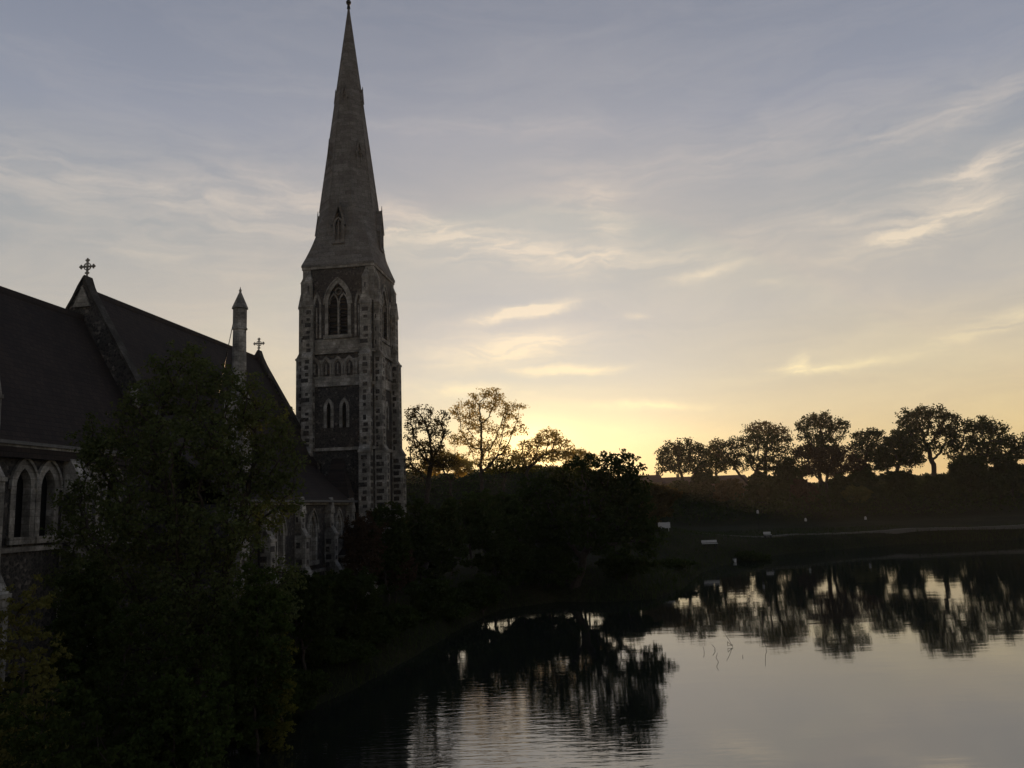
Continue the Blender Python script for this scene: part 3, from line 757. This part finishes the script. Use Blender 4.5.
# ------------------------------------------------------------------ trees
def grow(clumps, base, fork, seed, n_attr=420, step=None, kill=None, shell=.55, lean=(0, 0)):
    """space colonisation: crown volumes -> branch skeleton"""
    rs = np.random.RandomState(seed)
    vol = np.array([c[3] * c[4] * c[5] for c in clumps]); vol = vol ** .8; vol /= vol.sum()
    A_ = []
    for c, p_ in zip(clumps, vol):
        n = max(6, int(n_attr * p_))
        d = rs.normal(size=(n, 3)); d /= np.linalg.norm(d, axis=1)[:, None]
        rr = rs.uniform(shell, 1, n) ** .6
        A_.append(np.array(c[:3]) + d * rr[:, None] * np.array(c[3:6]) * (1 + .10 * rs.normal(size=(n, 1)).clip(-1.5, 1)))
    A_ = np.concatenate(A_); A_ = A_[A_[:, 2] > base[2] + fork * .5]
    size = (A_.max(0) - A_.min(0)).max()
    step = step or size / 24; kill = kill or step * 1.5
    pos = [np.array(base, float)]; par = [-1]
    nseg = max(2, int(fork / step)); top = np.array(base, float) + np.array([lean[0], lean[1], fork])
    for k in range(1, nseg + 1):
        t = k / nseg
        wob = np.array([rs.normal() * .12, rs.normal() * .12, 0]) * step
        pos.append(np.array(base) * (1 - t) + top * t + wob); par.append(len(pos) - 2)
    P_ = np.array(pos); alive = np.ones(len(A_), bool); stuck = 0
    for it in range(70):
        al = A_[alive]
        if not len(al): break
        dd = np.linalg.norm(al[:, None] - P_[None], axis=2)
        near_ = dd.argmin(1); new = []
        for j in np.unique(near_):
            if j < nseg // 2: continue
            v_ = al[near_ == j] - P_[j]; v_ /= np.linalg.norm(v_, axis=1)[:, None] + 1e-9
            s_ = v_.sum(0); s_ = s_ / (np.linalg.norm(s_) + 1e-9) + rs.normal(size=3) * .22
            s_ /= np.linalg.norm(s_); new.append((P_[j] + s_ * step, j))
        if not new: 
            P_ = np.vstack([P_, P_[-1] + [0, 0, step]]); par.append(len(P_) - 2); nseg = 0; continue
        P_ = np.vstack([P_, [n_[0] for n_ in new]]); par += [n_[1] for n_ in new]
        nw = np.array([n_[0] for n_ in new])
        dd = np.linalg.norm(A_[:, None] - nw[None], axis=2).min(1); alive &= dd > kill
        if len(P_) > 2600: break
    par = np.array(par); n = len(P_)
    w_ = np.zeros(n); kids = np.zeros(n, int)
    for i in range(n - 1, 0, -1):
        if kids[i] == 0: w_[i] = 1
        w_[par[i]] += w_[i]; kids[par[i]] += 1
    return P_, par, w_, A_
def wood_mesh(P_, par, w_, trunk_r, loc, minr):
    rad = np.maximum(trunk_r * (w_ / w_[0]) ** .47, minr)
    vs = []; fs = []
    for i in range(1, len(P_)):
        a, b = P_[par[i]] - loc, P_[i] - loc; r0, r1 = rad[par[i]], rad[i]
        if par[i] and r0 > r1 * 2: r0 = r1 * 1.4
        if i <= 1: r0 = trunk_r * 1.35
        n = 7 if r1 > trunk_r * .3 else (4 if r1 > minr * 1.6 else 3)
        d = b - a; L = np.linalg.norm(d); d = d / (L + 1e-9)
        e1 = np.cross(d, [1, 0, 0] if abs(d[0]) < .8 else [0, 1, 0]); e1 /= np.linalg.norm(e1); e2 = np.cross(d, e1)
        o_ = len(vs); b2 = b + d * r1 * .3
        for c_, r_ in ((a, r0), (b2, r1)):
            for k in range(n):
                t = 6.2832 * k / n; vs.append(c_ + (e1 * math.cos(t) + e2 * math.sin(t)) * r_)
        for k in range(n): fs.append((o_ + k, o_ + (k + 1) % n, o_ + n + (k + 1) % n, o_ + n + k))
    return vs, fs
def leaves_obj(name, centres, size, m_, parent, rs, flat=.0):
    n = len(centres)
    nrm = rs.normal(size=(n, 3)); nrm[:, 2] += flat; nrm /= np.linalg.norm(nrm, axis=1)[:, None]
    t = rs.normal(size=(n, 3)); t -= nrm * (t * nrm).sum(1)[:, None]; t /= np.linalg.norm(t, axis=1)[:, None]
    b = np.cross(nrm, t); s_ = size * rs.uniform(.6, 1.35, n)[:, None]
    q_ = np.stack([centres - t * s_ * .5, centres + b * s_ * .30 + nrm * s_ * .08, centres + t * s_ * .5, centres - b * s_ * .30 + nrm * s_ * .08], 1).reshape(-1, 3)
    me = bpy.data.meshes.new(name); me.vertices.add(n * 4); me.vertices.foreach_set('co', q_.astype('f').ravel())
    me.loops.add(n * 4); me.loops.foreach_set('vertex_index', np.arange(n * 4, dtype='i'))
    me.polygons.add(n); me.polygons.foreach_set('loop_start', np.arange(0, n * 4, 4, dtype='i'))
    me.materials.append(m_); me.update(calc_edges=True); me.validate()
    o_ = bpy.data.objects.new(name, me); C.objects.link(o_); o_.parent = parent; return o_
def tree(name, label, cat, base, clumps, fork, trunk_r, leafm, leaf, per, spread, seed, group=None, n_attr=420, shell=.55,
         bark='bark', minr=.02, thr=3, lean=(0, 0), step=None, skip=0.0, trunk='trunk', crown='crown', dens=1.0):
    base = np.array(base, float); rs = np.random.RandomState(seed + 77)
    P_, par, w_, A_ = grow(clumps, base, fork, seed, n_attr, step, None, shell, lean)
    root = empty(name, tuple(base)); tag(root, label, cat, group)
    vs, fs = wood_mesh(P_, par, w_, trunk_r, base, minr); mesh_obj(trunk, vs, fs, M[bark], root, smooth=True)
    tips = np.where(w_ <= thr)[0]; tips = tips[tips > 3]
    if skip: tips = tips[rs.rand(len(tips)) > skip]
    per = int(per * dens); src = np.concatenate([P_[tips], A_]); cen = np.repeat(src - base, per, 0); bd = rs.normal(size=cen.shape); bd /= np.linalg.norm(bd, axis=1)[:, None]; cen = cen + bd * rs.uniform(0, 1, len(cen))[:, None] ** .6 * spread * 1.25 * np.array([1, 1, .62])
    if len(cen): leaves_obj(crown, cen, leaf, M[leafm], root, rs)
    return root
def px_clumps(lst, D, wide=1.0):
    """clumps given as picture-size ellipses at the tree's own distance"""
    out_ = []
    for (x_, y_, rx, rz, *dd) in lst:
        q_ = dd[0] if dd else 0
        c_ = at(x_, y_, D + q_); k = D / F_PX; out_.append((c_[0], c_[1], c_[2], rx * k * wide, rx * k * .9, rz * k))
    return out_
def base_at(x_, D, dz=-.15):
    X_ = at(x_, 500, D)[0]; return (X_, D, Hz(X_, D) + dz)

# right-hand row on the rampart
GR = 'old trees along the rampart'
def far_tree(label, xb, D, cl_, seed, m_='leaf_dark', fork=5, tr=.42, per=7, skip=.0, n=460, leaf=.46, spread=.8, lean=(0, 0), cat='tree'):
    return tree('broadleaf_tree', label, cat, base_at(xb, D), px_clumps(cl_, D, 1.13), fork, tr, m_, leaf, per, spread, seed, GR, int(n * .8), .2, 'bark', .06, 3, lean, skip=skip, dens=1.65)
far_tree('leftmost rampart tree, low rounded crown standing just right of the open bright sky gap', 690, 168, [(671, 455, 14, 13), (688, 449, 16, 11), (704, 456, 12, 12), (665, 467, 9, 9), (680, 465, 14, 9), (697, 467, 14, 8), (710, 468, 8, 8)], 11, fork=3)
far_tree('thin sparse-leaved tree rising behind between the first two rounded crowns', 718, 176, [(716, 450, 8, 13), (722, 464, 7, 9)], 12, 'leaf_autumn', 6, .3, 4, .35, 260)
far_tree('broad dark rampart tree with ragged wispy top, second big crown from the left', 752, 168, [(731, 450, 15, 13), (750, 441, 16, 12), (768, 442, 15, 13), (784, 452, 15, 11), (727, 464, 14, 8), (745, 460, 16, 9), (764, 462, 16, 9), (782, 465, 15, 9), (795, 462, 9, 9)], 13, 'leaf_dark', 3, .5, 7, n=620)
far_tree('slender open-topped tree showing sky through its twigs above the second big crown', 768, 178, [(764, 429, 18, 9), (780, 436, 12, 9)], 14, 'leaf_autumn', 9, .35, 4, .45, 300)
far_tree('tall tree with clear umbrella-shaped cap, third along the rampart', 822, 170, [(806, 426, 12, 8), (821, 420, 17, 8), (837, 426, 12, 8), (812, 437, 12, 7), (830, 437, 14, 7), (820, 448, 18, 8)], 15, 'leaf_dark', 6, .45, 6, n=460)
far_tree('russet-brown low tree below the umbrella-shaped crown', 828, 166, [(806, 453, 13, 9), (824, 456, 18, 10), (842, 456, 14, 10), (814, 468, 16, 8), (838, 469, 18, 8), (856, 464, 10, 8)], 16, 'leaf_brown', 3, .35, 9, n=460)
far_tree('small flat-topped tree in the dip between two taller rampart crowns', 868, 172, [(860, 436, 8, 6), (873, 433, 11, 6), (866, 445, 14, 8), (878, 452, 10, 9), (862, 457, 12, 8)], 17, 'leaf_dark', 7, .35, 5, .1, 320)
far_tree('dense dark tree at the left shoulder of the highest rampart crown', 898, 168, [(898, 442, 13, 12), (888, 456, 12, 11), (908, 458, 13, 10), (880, 463, 8, 8)], 18, 'leaf_dark', 4, .42, 9, n=520)
far_tree('highest tree of the rampart row with domed crown over two forked trunks', 932, 170, [(912, 418, 15, 10), (930, 412, 18, 8), (948, 420, 13, 9), (907, 431, 14, 9), (925, 430, 18, 9), (944, 433, 14, 9), (912, 445, 16, 9), (932, 447, 12, 7), (950, 448, 10, 7)], 19, 'leaf_dark', 4, .5, 7, n=640, lean=(.8, 0))
far_tree('wide spreading tree right of the highest crown, sloping down to the frame edge', 978, 169, [(962, 430, 13, 9), (978, 424, 16, 8), (994, 430, 15, 8), (1008, 441, 14, 8), (968, 444, 17, 9), (988, 444, 18, 9), (1010, 455, 16, 8), (968, 458, 18, 8), (990, 460, 20, 8)], 20, 'leaf_dark', 3, .55, 8, n=700)
far_tree('rampart tree cut off by the right edge of the photo', 1050, 168, [(1040, 438, 18, 10), (1060, 430, 20, 12), (1026, 448, 12, 6), (1050, 452, 26, 8)], 21, 'leaf_dark', 5, .5, 8, n=420)
def shrub(label, x_, D, rx, top, seed, m_='leaf_dark', leaf=.5, per=9, n=160, group='undergrowth along the rampart', spread=.5, ypx=None, name='shrub', cat='shrub', minr=.03):
    b_ = base_at(x_, D); h_ = at(x_, top, D)[2] - b_[2]; k = D / F_PX
    h_ = max(h_, .8); rw = rx * k
    rs = random.Random(seed)
    cl_ = [(b_[0] + rs.uniform(-.45, .45) * rw, b_[1] + rs.uniform(-.4, .4) * rw, b_[2] + h_ * rs.uniform(.35, .72), rw * rs.uniform(.45, .65), rw * .5, h_ * rs.uniform(.26, .34)) for _ in range(4)]
    cl_.append((b_[0], b_[1], b_[2] + h_ * .62, rw * .7, rw * .6, h_ * .38))
    return tree(name, label, cat, b_, cl_, h_ * .12, max(.05, rw * .03), m_, leaf, per, spread, seed, group, n, .35, minr=minr, thr=5, trunk='stem', crown='foliage', dens=2.2)
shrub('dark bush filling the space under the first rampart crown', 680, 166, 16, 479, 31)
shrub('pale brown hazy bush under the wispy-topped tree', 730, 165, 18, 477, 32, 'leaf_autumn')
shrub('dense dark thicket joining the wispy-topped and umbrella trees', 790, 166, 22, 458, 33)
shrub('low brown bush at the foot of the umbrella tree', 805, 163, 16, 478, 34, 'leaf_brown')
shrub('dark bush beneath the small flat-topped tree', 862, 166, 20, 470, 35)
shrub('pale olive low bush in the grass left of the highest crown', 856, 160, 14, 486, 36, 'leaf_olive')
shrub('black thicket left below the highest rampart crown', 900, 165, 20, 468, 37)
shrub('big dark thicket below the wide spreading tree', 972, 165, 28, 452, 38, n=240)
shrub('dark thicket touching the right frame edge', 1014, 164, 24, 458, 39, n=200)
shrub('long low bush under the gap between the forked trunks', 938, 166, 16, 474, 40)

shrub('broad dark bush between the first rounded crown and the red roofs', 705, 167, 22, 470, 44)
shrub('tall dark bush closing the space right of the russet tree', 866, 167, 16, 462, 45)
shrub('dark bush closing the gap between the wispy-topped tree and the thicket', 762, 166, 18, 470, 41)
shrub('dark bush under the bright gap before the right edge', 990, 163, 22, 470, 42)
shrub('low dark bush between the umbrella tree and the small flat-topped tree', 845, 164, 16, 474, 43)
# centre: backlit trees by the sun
CT = 'trees standing against the sunset'
tree('sparse_tree', 'dark half-bare tree just right of the church tower', 'tree', base_at(424, 68), px_clumps([(420, 415, 14, 12), (436, 430, 13, 10), (412, 432, 9, 12), (442, 418, 8, 8), (428, 448, 20, 10), (440, 462, 18, 8), (416, 464, 14, 9)], 68), 6, .22, 'leaf_autumn', .17, 9, .32, 51, CT, 480, .4, minr=.022, thr=3, dens=1.0, skip=.15)
tree('sparse_tree', 'tall airy backlit tree with rounded crown, sky showing through every branch', 'tree', base_at(482, 110), px_clumps([(464, 412, 16, 12), (486, 399, 20, 13), (510, 410, 16, 12), (520, 428, 9, 8), (478, 424, 18, 9), (502, 430, 16, 8), (462, 438, 16, 9), (490, 446, 22, 9), (470, 460, 20, 8), (508, 455, 16, 8)], 110), 9, .26, 'leaf_glare', .27, 7, .5, 52, CT, 620, .3, minr=.03, thr=3, dens=1.3, skip=.1)
tree('sparse_tree', 'leaning backlit tree with low wide twiggy crown right of the sun', 'tree', base_at(536, 112), px_clumps([(548, 438, 17, 10), (564, 448, 13, 9), (572, 458, 10, 6), (530, 446, 14, 8), (550, 456, 22, 7), (525, 460, 14, 7)], 112), 7, .22, 'leaf_glare', .27, 8, .5, 53, CT, 480, .35, minr=.03, thr=3, dens=1.0, lean=(-1.2, 0), skip=.15)
tree('sparse_tree', 'small reddish backlit shrubby tree between the tower-side tree and the tall airy one', 'tree', base_at(452, 90), px_clumps([(446, 460, 14, 10), (462, 468, 12, 8), (432, 466, 12, 9)], 90), 5, .14, 'leaf_glare', .24, 8, .4, 54, CT, 360, .35, minr=.025, thr=3, dens=1.0)
tree('sparse_tree', 'low golden-edged bushy tree right under the sun glow', 'tree', base_at(505, 118), px_clumps([(498, 466, 16, 8), (516, 464, 14, 9), (530, 468, 12, 7)], 118), 6, .16, 'leaf_yellow', .32, 5, .36, 55, CT, 380, .35, minr=.03, thr=3, dens=1.0, skip=.15)
tree('sparse_tree', 'faint wispy little tree at the right end of the sun glow', 'tree', base_at(584, 122), px_clumps([(580, 456, 11, 8), (590, 462, 10, 8), (572, 466, 10, 6)], 122), 7, .15, 'leaf_glare', .26, 7, .45, 56, CT, 260, .35, minr=.03, thr=3, dens=1.0, skip=.25)
# big overhanging dark tree at the water's edge
DW = 67
tree('waterside_tree', 'big dark round-headed tree overhanging the pond corner', 'tree', (4.4, 66.4, Hz(4.4, 66.4) - .3),
     [(2.6, 66, 8.6, 2.4, 2.2, 1.8), (5.6, 65.7, 10.0, 2.2, 2.0, 1.5), (8.4, 65.4, 10.1, 2.1, 2.0, 1.6), (9.0, 65, 9.0, 1.7, 1.6, 1.3), (7.2, 65, 7.6, 3.0, 2.0, 1.3), (9.6, 64.2, 7.4, 1.4, 1.5, 1.0), (3.0, 65, 6.4, 2.4, 2, 1.2), (5.5, 63.6, 5.2, 2.6, 1.6, 1.0), (9.6, 63.8, 4.8, 2.0, 1.5, 1.0), (8.8, 64.6, 8.2, 1.9, 1.6, 1.3), (8.6, 64.4, 6.0, 2.4, 1.8, 1.2), (9.6, 64, 5.6, 1.3, 1.2, 1.0), (7.4, 64, 4.2, 1.6, 1.3, .9), (.4, 65, 6.0, 1.9, 1.6, 1.1), (-1.4, 65.5, 4.4, 1.6, 1.4, 1.0), (9.9, 63.6, 3.8, .9, 1, .7)],
     2.2, .34, 'leaf_dark', .28, 9, .36, 61, None, 900, .35, minr=.03, thr=4, lean=(.8, -.4), dens=2.2)
CB = 'bushes along the left bank'
def later_bushes():
    bank_bush('low black bush hanging over the water below the tower foot', 392, 44.5, 30, 606, 121, wx=None)
    bank_bush('waterline bush between the tower foot and the middle bushes', 445, 53, 28, 604, 122)
    bank_bush('tangled dark bush leaning over the pond in the middle bank', 480, 58, 34, 575, 123)
    bank_bush('dark bush crowding the trunk of the round-headed waterside tree', 545, 66.5, 36, 545, 124)
    bank_bush('rough dark bush at the tip of the bank right of the waterside tree', 622, 68, 34, 556, 125)
    bank_bush('low dark scrub bush on the shore of the grassy mound', 668, 80, 30, 560, 126)
    bank_bush('dark small tree-like bush right beside the tower wall', 418, 58, 30, 492, 127)
    bank_bush('dark leafy bush behind the waterside tree, under its crown', 580, 74, 44, 505, 128)
    bank_bush('dim bush on the flank of the grassy mound', 745, 101, 20, 552, 129, leaf=.3)
    bank_bush('tall dark bush screening the tower base', 388, 54, 34, 494, 130)

def bank_bush(label, x_, D, rx, top, seed, m_='leaf_dark', leaf=.2, per=12, n=260, spread=.24, wx=None):
    return shrub(label, x_, D, rx, top, seed, m_, leaf, per, n, CB, spread, minr=.02)
bank_bush('dark bush left of the round-headed waterside tree', 545, 72, 42, 505, 71, leaf=.24)
bank_bush('tall olive-lit bush behind the bank in the middle of the photo', 512, 84, 32, 490, 72, 'leaf_green', leaf=.26)
bank_bush('dark rounded bush right of the tower foot', 440, 60, 38, 500, 73)
bank_bush('broad black bush at the waterline in the middle of the bank', 492, 62, 42, 512, 74)
bank_bush('low waterside bush right of the tower, nearest the ripples', 428, 50, 30, 575, 75)
bank_bush('dark hedge-like bush behind the tower corner', 470, 76, 44, 488, 76, 'leaf_green', leaf=.26)
bank_bush('small bush on the pond corner under the round-headed tree', 520, 66, 24, 548, 77)
bank_bush('brownish round bush right of the round-headed tree', 655, 114, 28, 484, 78, 'leaf_autumn', leaf=.34, spread=.36)
bank_bush('dim green bush on the grassy mound near the white board', 626, 104, 22, 488, 79, 'leaf_green', leaf=.34, spread=.36)
bank_bush('distant dark bush behind the grassy mound', 612, 120, 30, 480, 80, leaf=.36, spread=.4)
bank_bush('russet creeper-like bush at the foot of the tower', 364, 52, 30, 505, 81, 'leaf_brown', leaf=.17, spread=.2, per=6)
bank_bush('thin red-brown bush against the tower buttress', 395, 55, 24, 530, 82, 'leaf_brown', leaf=.17, spread=.2, per=8)
later_bushes()
# big tree and bushes in front of the church
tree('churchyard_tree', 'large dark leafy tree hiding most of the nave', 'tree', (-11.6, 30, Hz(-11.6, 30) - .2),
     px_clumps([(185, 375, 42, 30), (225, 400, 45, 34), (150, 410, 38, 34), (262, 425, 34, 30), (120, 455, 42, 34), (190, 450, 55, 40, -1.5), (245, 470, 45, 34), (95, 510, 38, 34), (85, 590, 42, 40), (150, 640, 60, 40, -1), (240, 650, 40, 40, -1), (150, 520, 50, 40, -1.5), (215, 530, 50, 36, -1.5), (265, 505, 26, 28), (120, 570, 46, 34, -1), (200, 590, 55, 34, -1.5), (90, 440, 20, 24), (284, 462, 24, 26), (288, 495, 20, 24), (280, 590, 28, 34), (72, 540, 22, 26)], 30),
     2.4, .3, 'leaf_soft', .14, 10, .26, 91, None, 2600, .25, minr=.012, thr=4, step=.34, dens=1.55)
NB = 'near bushes on the slope below the church'
def near_bush(label, x_, D, rx, top, seed, m_, leaf=.12, per=13, n=420, spread=.13):
    return shrub(label, x_, D, rx, top, seed, m_, leaf, per, n, NB, spread, minr=.01)
near_bush('olive pale-leaved bush at the left frame edge below the twin lancets', 28, 17, 62, 572, 101, 'leaf_olive', .085, 12, 420, .1)
near_bush('yellow-green bush right of the large churchyard tree', 262, 27, 44, 555, 102, 'leaf_green', .13, 12)
near_bush('small yellowing bush nearest the dark water edge', 282, 27.5, 16, 620, 103, 'leaf_yellow', .11, 9, 160)
near_bush('dark bush below the large churchyard tree', 150, 22, 90, 600, 104, 'leaf_dark', .12)
near_bush('dark green bush filling the bottom left corner', 50, 14, 90, 660, 105, 'leaf_dark', .085, 13, 480, .1)
near_bush('low dark bush at the bottom beside the black water', 190, 21, 70, 655, 106, 'leaf_green', .11)
near_bush('rounded dark bush on the bank below the aisle windows', 305, 35, 50, 572, 107, 'leaf_dark', .15, 12, 420, .16)
near_bush('low bush on the bank at the foot of the tower', 352, 42, 44, 566, 108, 'leaf_dark', .16, 12, 420, .17)
near_bush('green bush under the aisle windows beside the yellow-green one', 225, 32, 40, 585, 109, 'leaf_green', .14, 12, 320, .15)

near_bush('long dark bush along the black water edge, nearest the camera', 262, 29.5, 46, 668, 111, 'leaf_dark', .12, 13)
near_bush('dark waterline bush halfway along the left bank', 318, 36.5, 40, 640, 112, 'leaf_dark', .14, 12, 320, .15)
near_bush('ragged dark bush on the waterline below the tower', 362, 41.5, 36, 618, 113, 'leaf_dark', .15, 12, 320, .16)
near_bush('low dark bush trailing into the water, between the two halfway bushes', 338, 37.8, 40, 640, 114, 'leaf_dark', .14, 12, 320, .15)
near_bush('low dark bush trailing into the water, close to the large churchyard tree', 290, 32.2, 40, 672, 115, 'leaf_dark', .13, 12, 320, .14)
near_bush('tall dark bush at the foot of the chancel wall', 92, 25, 46, 560, 110, 'leaf_dark', .12, 13)
# far woodland behind everything, one mass
rs = np.random.RandomState(3)
n = 70000
xx = rs.uniform(-260, 330, n); yy = rs.uniform(240, 262, n)
topz = 12.6 + 1.0 * np.sin(xx * .05) + .7 * np.sin(xx * .17 + 1) + .5 * np.sin(xx * .41)
zz = H(xx, yy) + 0; zt = np.maximum(topz, zz + .5); zz = zz + (zt - zz) * rs.uniform(0, 1, n) ** .5
fw = leaves_obj('woodland', np.stack([xx, yy, zz], 1), 1.5, M['leaf_dark'], None, rs); tag(fw, kind='stuff')
# scrub on the left rampart crest
n = 90000
xx = rs.uniform(-80, 175, n); yy = 150 + 36 * rs.uniform(0, 1, n) ** .6
zz = H(xx, yy) + np.maximum(rs.uniform(-.1, 1, n), 0) ** 1.3 * (1.1 + .5 * np.sin(xx * .3) * np.sin(xx * .11) + 1.5 * sst(16, 40, xx) * (1 + .5 * np.sin(xx * .43 + 1) + .3 * np.sin(xx * .9)))
sc_ = leaves_obj('scrub', np.stack([xx, yy, zz], 1), .5, M['leaf_dark'], None, rs); tag(sc_, kind='stuff')
# bank grass and reeds
def blades(name, n, region, hmin, hmax, w, seed, m_):
    rs = np.random.RandomState(seed); xx = rs.uniform(region[0], region[1], n); yy = rs.uniform(region[2], region[3], n)
    d = sdist(xx, yy); k = (d > -.15) & (d < region[4]); xx, yy, d = xx[k], yy[k], d[k]; z = H(xx, yy) - .03
    n = len(xx); h_ = rs.uniform(hmin, hmax, n) * np.where(d < .8, 1.5, 1); th = rs.uniform(0, 6.28, n)
    lx, ly = rs.normal(size=n) * h_ * .3, rs.normal(size=n) * h_ * .3
    P0 = np.stack([xx - w * np.cos(th), yy - w * np.sin(th), z], 1); P1 = np.stack([xx + w * np.cos(th), yy + w * np.sin(th), z], 1)
    P2 = np.stack([xx + lx, yy + ly, z + h_], 1)
    vs = np.stack([P0, P1, P2], 1).reshape(-1, 3); fs = np.arange(n * 3).reshape(n, 3)
    me = bpy.data.meshes.new(name); me.vertices.add(n * 3); me.vertices.foreach_set('co', vs.astype('f').ravel()); me.loops.add(n * 3)
    me.loops.foreach_set('vertex_index', np.arange(n * 3, dtype='i')); me.polygons.add(n); me.polygons.foreach_set('loop_start', np.arange(0, n * 3, 3, dtype='i'))
    me.materials.append(m_); me.update(calc_edges=True); me.validate(); o_ = bpy.data.objects.new(name, me); C.objects.link(o_); tag(o_, kind='stuff'); return o_
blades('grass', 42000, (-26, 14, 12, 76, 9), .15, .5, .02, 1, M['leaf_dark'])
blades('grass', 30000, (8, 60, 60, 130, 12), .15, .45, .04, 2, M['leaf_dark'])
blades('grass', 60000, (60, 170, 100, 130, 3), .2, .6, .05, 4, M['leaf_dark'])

# ------------------------------------------------------------------ far houses
def far_house(label, xa, xb, D, zr, ze, seed):
    x0 = at(xa, 480, D)[0]; x1 = at(xb, 480, D)[0]; b = Hz((x0 + x1) / 2, D) - .5
    root = empty('house', ((x0 + x1) / 2, D, b)); tag(root, label, 'house', 'low houses beyond the rampart')
    w = (x1 - x0) / 2; e = ze - b; r_ = zr - b
    wl = MB().box(-w, w, 0, 8, 0, e).build('wall', M['render'], root)
    mb = MB(); mb.prism([(-.5, e - .2), (4, r_), (8.5, e - .2), (8.5, e), (4, r_ + .25), (-.5, e)][:0] or [(-.5, e - .05), (8.5, e - .05), (4, r_)], 0, -w - .3, w + .3)
    rf = mb.build('roof', M['redroof'], root)
    k = -w * .6
    while k < w:
        c_ = MB().box(k - .4, k + .4, 3.6, 4.4, r_ - .8, r_ + .9).build('chimney', M['render'], root); c_.parent = rf; k += max(6, w * .8)
    k = -w + 1.2
    while k < w - 1:
        f_ = MB().box(k - .5, k + .5, -.06, .02, e * .55, e * .55 + 1.4).build('window', M['white'], root)
        p_ = MB().box(k - .4, k + .4, -.08, -.05, e * .55 + .1, e * .55 + 1.3).build('pane', M['glass'], None); p_.parent = f_; k += 3.2
far_house('low red-roofed house seen in the bright gap left of the rampart trees', 634, 662, 236, 15.4, 13.2, 1)
far_house('long red-roofed building behind the trunks of the leftmost rampart tree', 664, 748, 238, 14.6, 12.8, 2)

# ------------------------------------------------------------------ small things
# white board on two posts on the mound
x_, y_ = at(664, 523, 102)[:2]; z_ = Hz(x_, y_)
b = empty('notice_board', (x_, y_, z_)); tag(b, 'small white board on two posts on top of the grassy mound', 'board')
MB().box(-.75, .75, -.03, .03, .25, .95).build('panel', M['white'], b)
for s_ in (-.55, .55): MB().box(s_ - .04, s_ + .04, .032, .11, -.2, 1.0).build('post', M['white'], b)
def bench(label, px, py, D, w):
    x_, y_ = at(px, py, D)[:2]; z_ = Hz(x_, y_)
    b = empty('bench', (x_, y_, z_), .05); tag(b, label, 'bench', 'white benches on the far bank')
    MB().box(-w, w, -.22, .22, .42, .48).build('seat', M['white'], b); MB().box(-w, w, .24, .29, .55, .85).build('backrest', M['white'], b)
    for s_ in (-w * .8, w * .8): MB().box(s_ - .04, s_ + .04, -.2, .3, -.1, .42).build('leg', M['iron'], b)
bench('long white bench on the right slope of the grassy mound', 709, 533, 100, .95)
bench('short white bench at the near end of the far-bank path', 768, 538, 112, .5)
x_, y_ = at(733, 538, 99)[:2]
b = empty('litter_bin', (x_, y_, Hz(x_, y_) - .02)); tag(b, 'little whitish bin on the bank between the two white benches', 'bin')
MB().cone((0, 0, 0), (0, 0, .45), .17, .22, 10).build('body', M['white'], b); MB().cone((0, 0, .45), (0, 0, .52), .24, .2, 10).build('lid', M['iron'], b)
def post(label, px, py, D, hh, group='pale posts along the far bank'):
    x_, y_ = at(px, py, D)[:2]; z_ = Hz(x_, y_)
    b = empty('marker_post', (x_, y_, z_)); tag(b, label, 'post', group)
    MB().cone((0, 0, -.1), (0, 0, hh), .05, .04, 7).build('pole', M['iron'], b)
    MB().cone((0, 0, hh), (0, 0, hh + .34), .17, .17, 10).ball((0, 0, hh + .36), .16, 8).build('head', M['white'], b)
post('pale-headed post left of the others, above the start of the path', 806, 524, 128, 1.2)
post('pale-headed post farther right beside the long path', 866, 523, 130, 1.1)
post('dim tall slim post above the small bench', 758, 516, 122, 2.6)
# twigs standing in the pond
TG = 'thin twigs poking out of the pond'
def twig(label, px, pts, D, r_=.012):
    b_ = at(px, 648, D); k = D / F_PX
    root_z = 0
    mb = MB(); q_ = [(dx_ * k, random.Random(px).uniform(-.1, .1) * (i % 2), dz_ * k) for i, (dx_, dz_) in enumerate(pts)]
    for a_, c_ in zip(q_[:-1], q_[1:]): mb.cone(a_, c_, r_, r_ * .8, 5)
    o_ = mb.build('twig', M['twigm']); o_.location = (b_[0], b_[1], 0); tag(o_, label, 'twig', TG)
def wy(px, py):       # distance of the water at a pixel
    v_ = ray(px, py); return -CAM_H / v_[2] * v_[1]
twig('tallest bent twig with a loop, left of centre among the pond twigs', 729, [(3, -3), (4, 2), (-1, 1), (-1, 5), (3, 1), (1, 6), (-1, 9), (-3, 13)], wy(729, 647))
twig('straight thin twig, rightmost of the tall ones', 765, [(0, -2), (1, 2), (0, 5), (-1, 10), (-1, 16)], wy(765, 649))
twig('short upright stub at the left of the twigs', 704, [(0, -1), (0, 3), (-1, 5)], wy(704, 652))
twig('small hook-shaped twig bending back on itself', 713, [(0, -1), (2, 1), (1, 3), (-1, 5)], wy(713, 650))
twig('kinked twig lowest in the group', 716, [(2, -1), (-1, 4), (1, 8)], wy(716, 662))
twig('tiny stub right of the looped twig', 742, [(0, -1), (0, 2)], wy(742, 657))
twig('faint single stub at the far right of the twigs', 789, [(0, -1), (0, 2)], wy(789, 648))

# ------------------------------------------------------------------ evening haze, one closed box round everything
hz = MB().box(-4100, 4500, -650, 9100, -3.2, 62).build('haze', None)
m, gg, out = mat('evening_haze')
pv = gg.n('ShaderNodeVolumePrincipled'); pv.inputs['Color'].default_value = (.93, .92, .90, 1)
pv.inputs['Density'].default_value = HAZE; pv.inputs['Anisotropy'].default_value = .55
gg.l(pv.outputs[0], out.inputs['Volume']); hz.data.materials.clear(); hz.data.materials.append(m); tag(hz, kind='stuff')
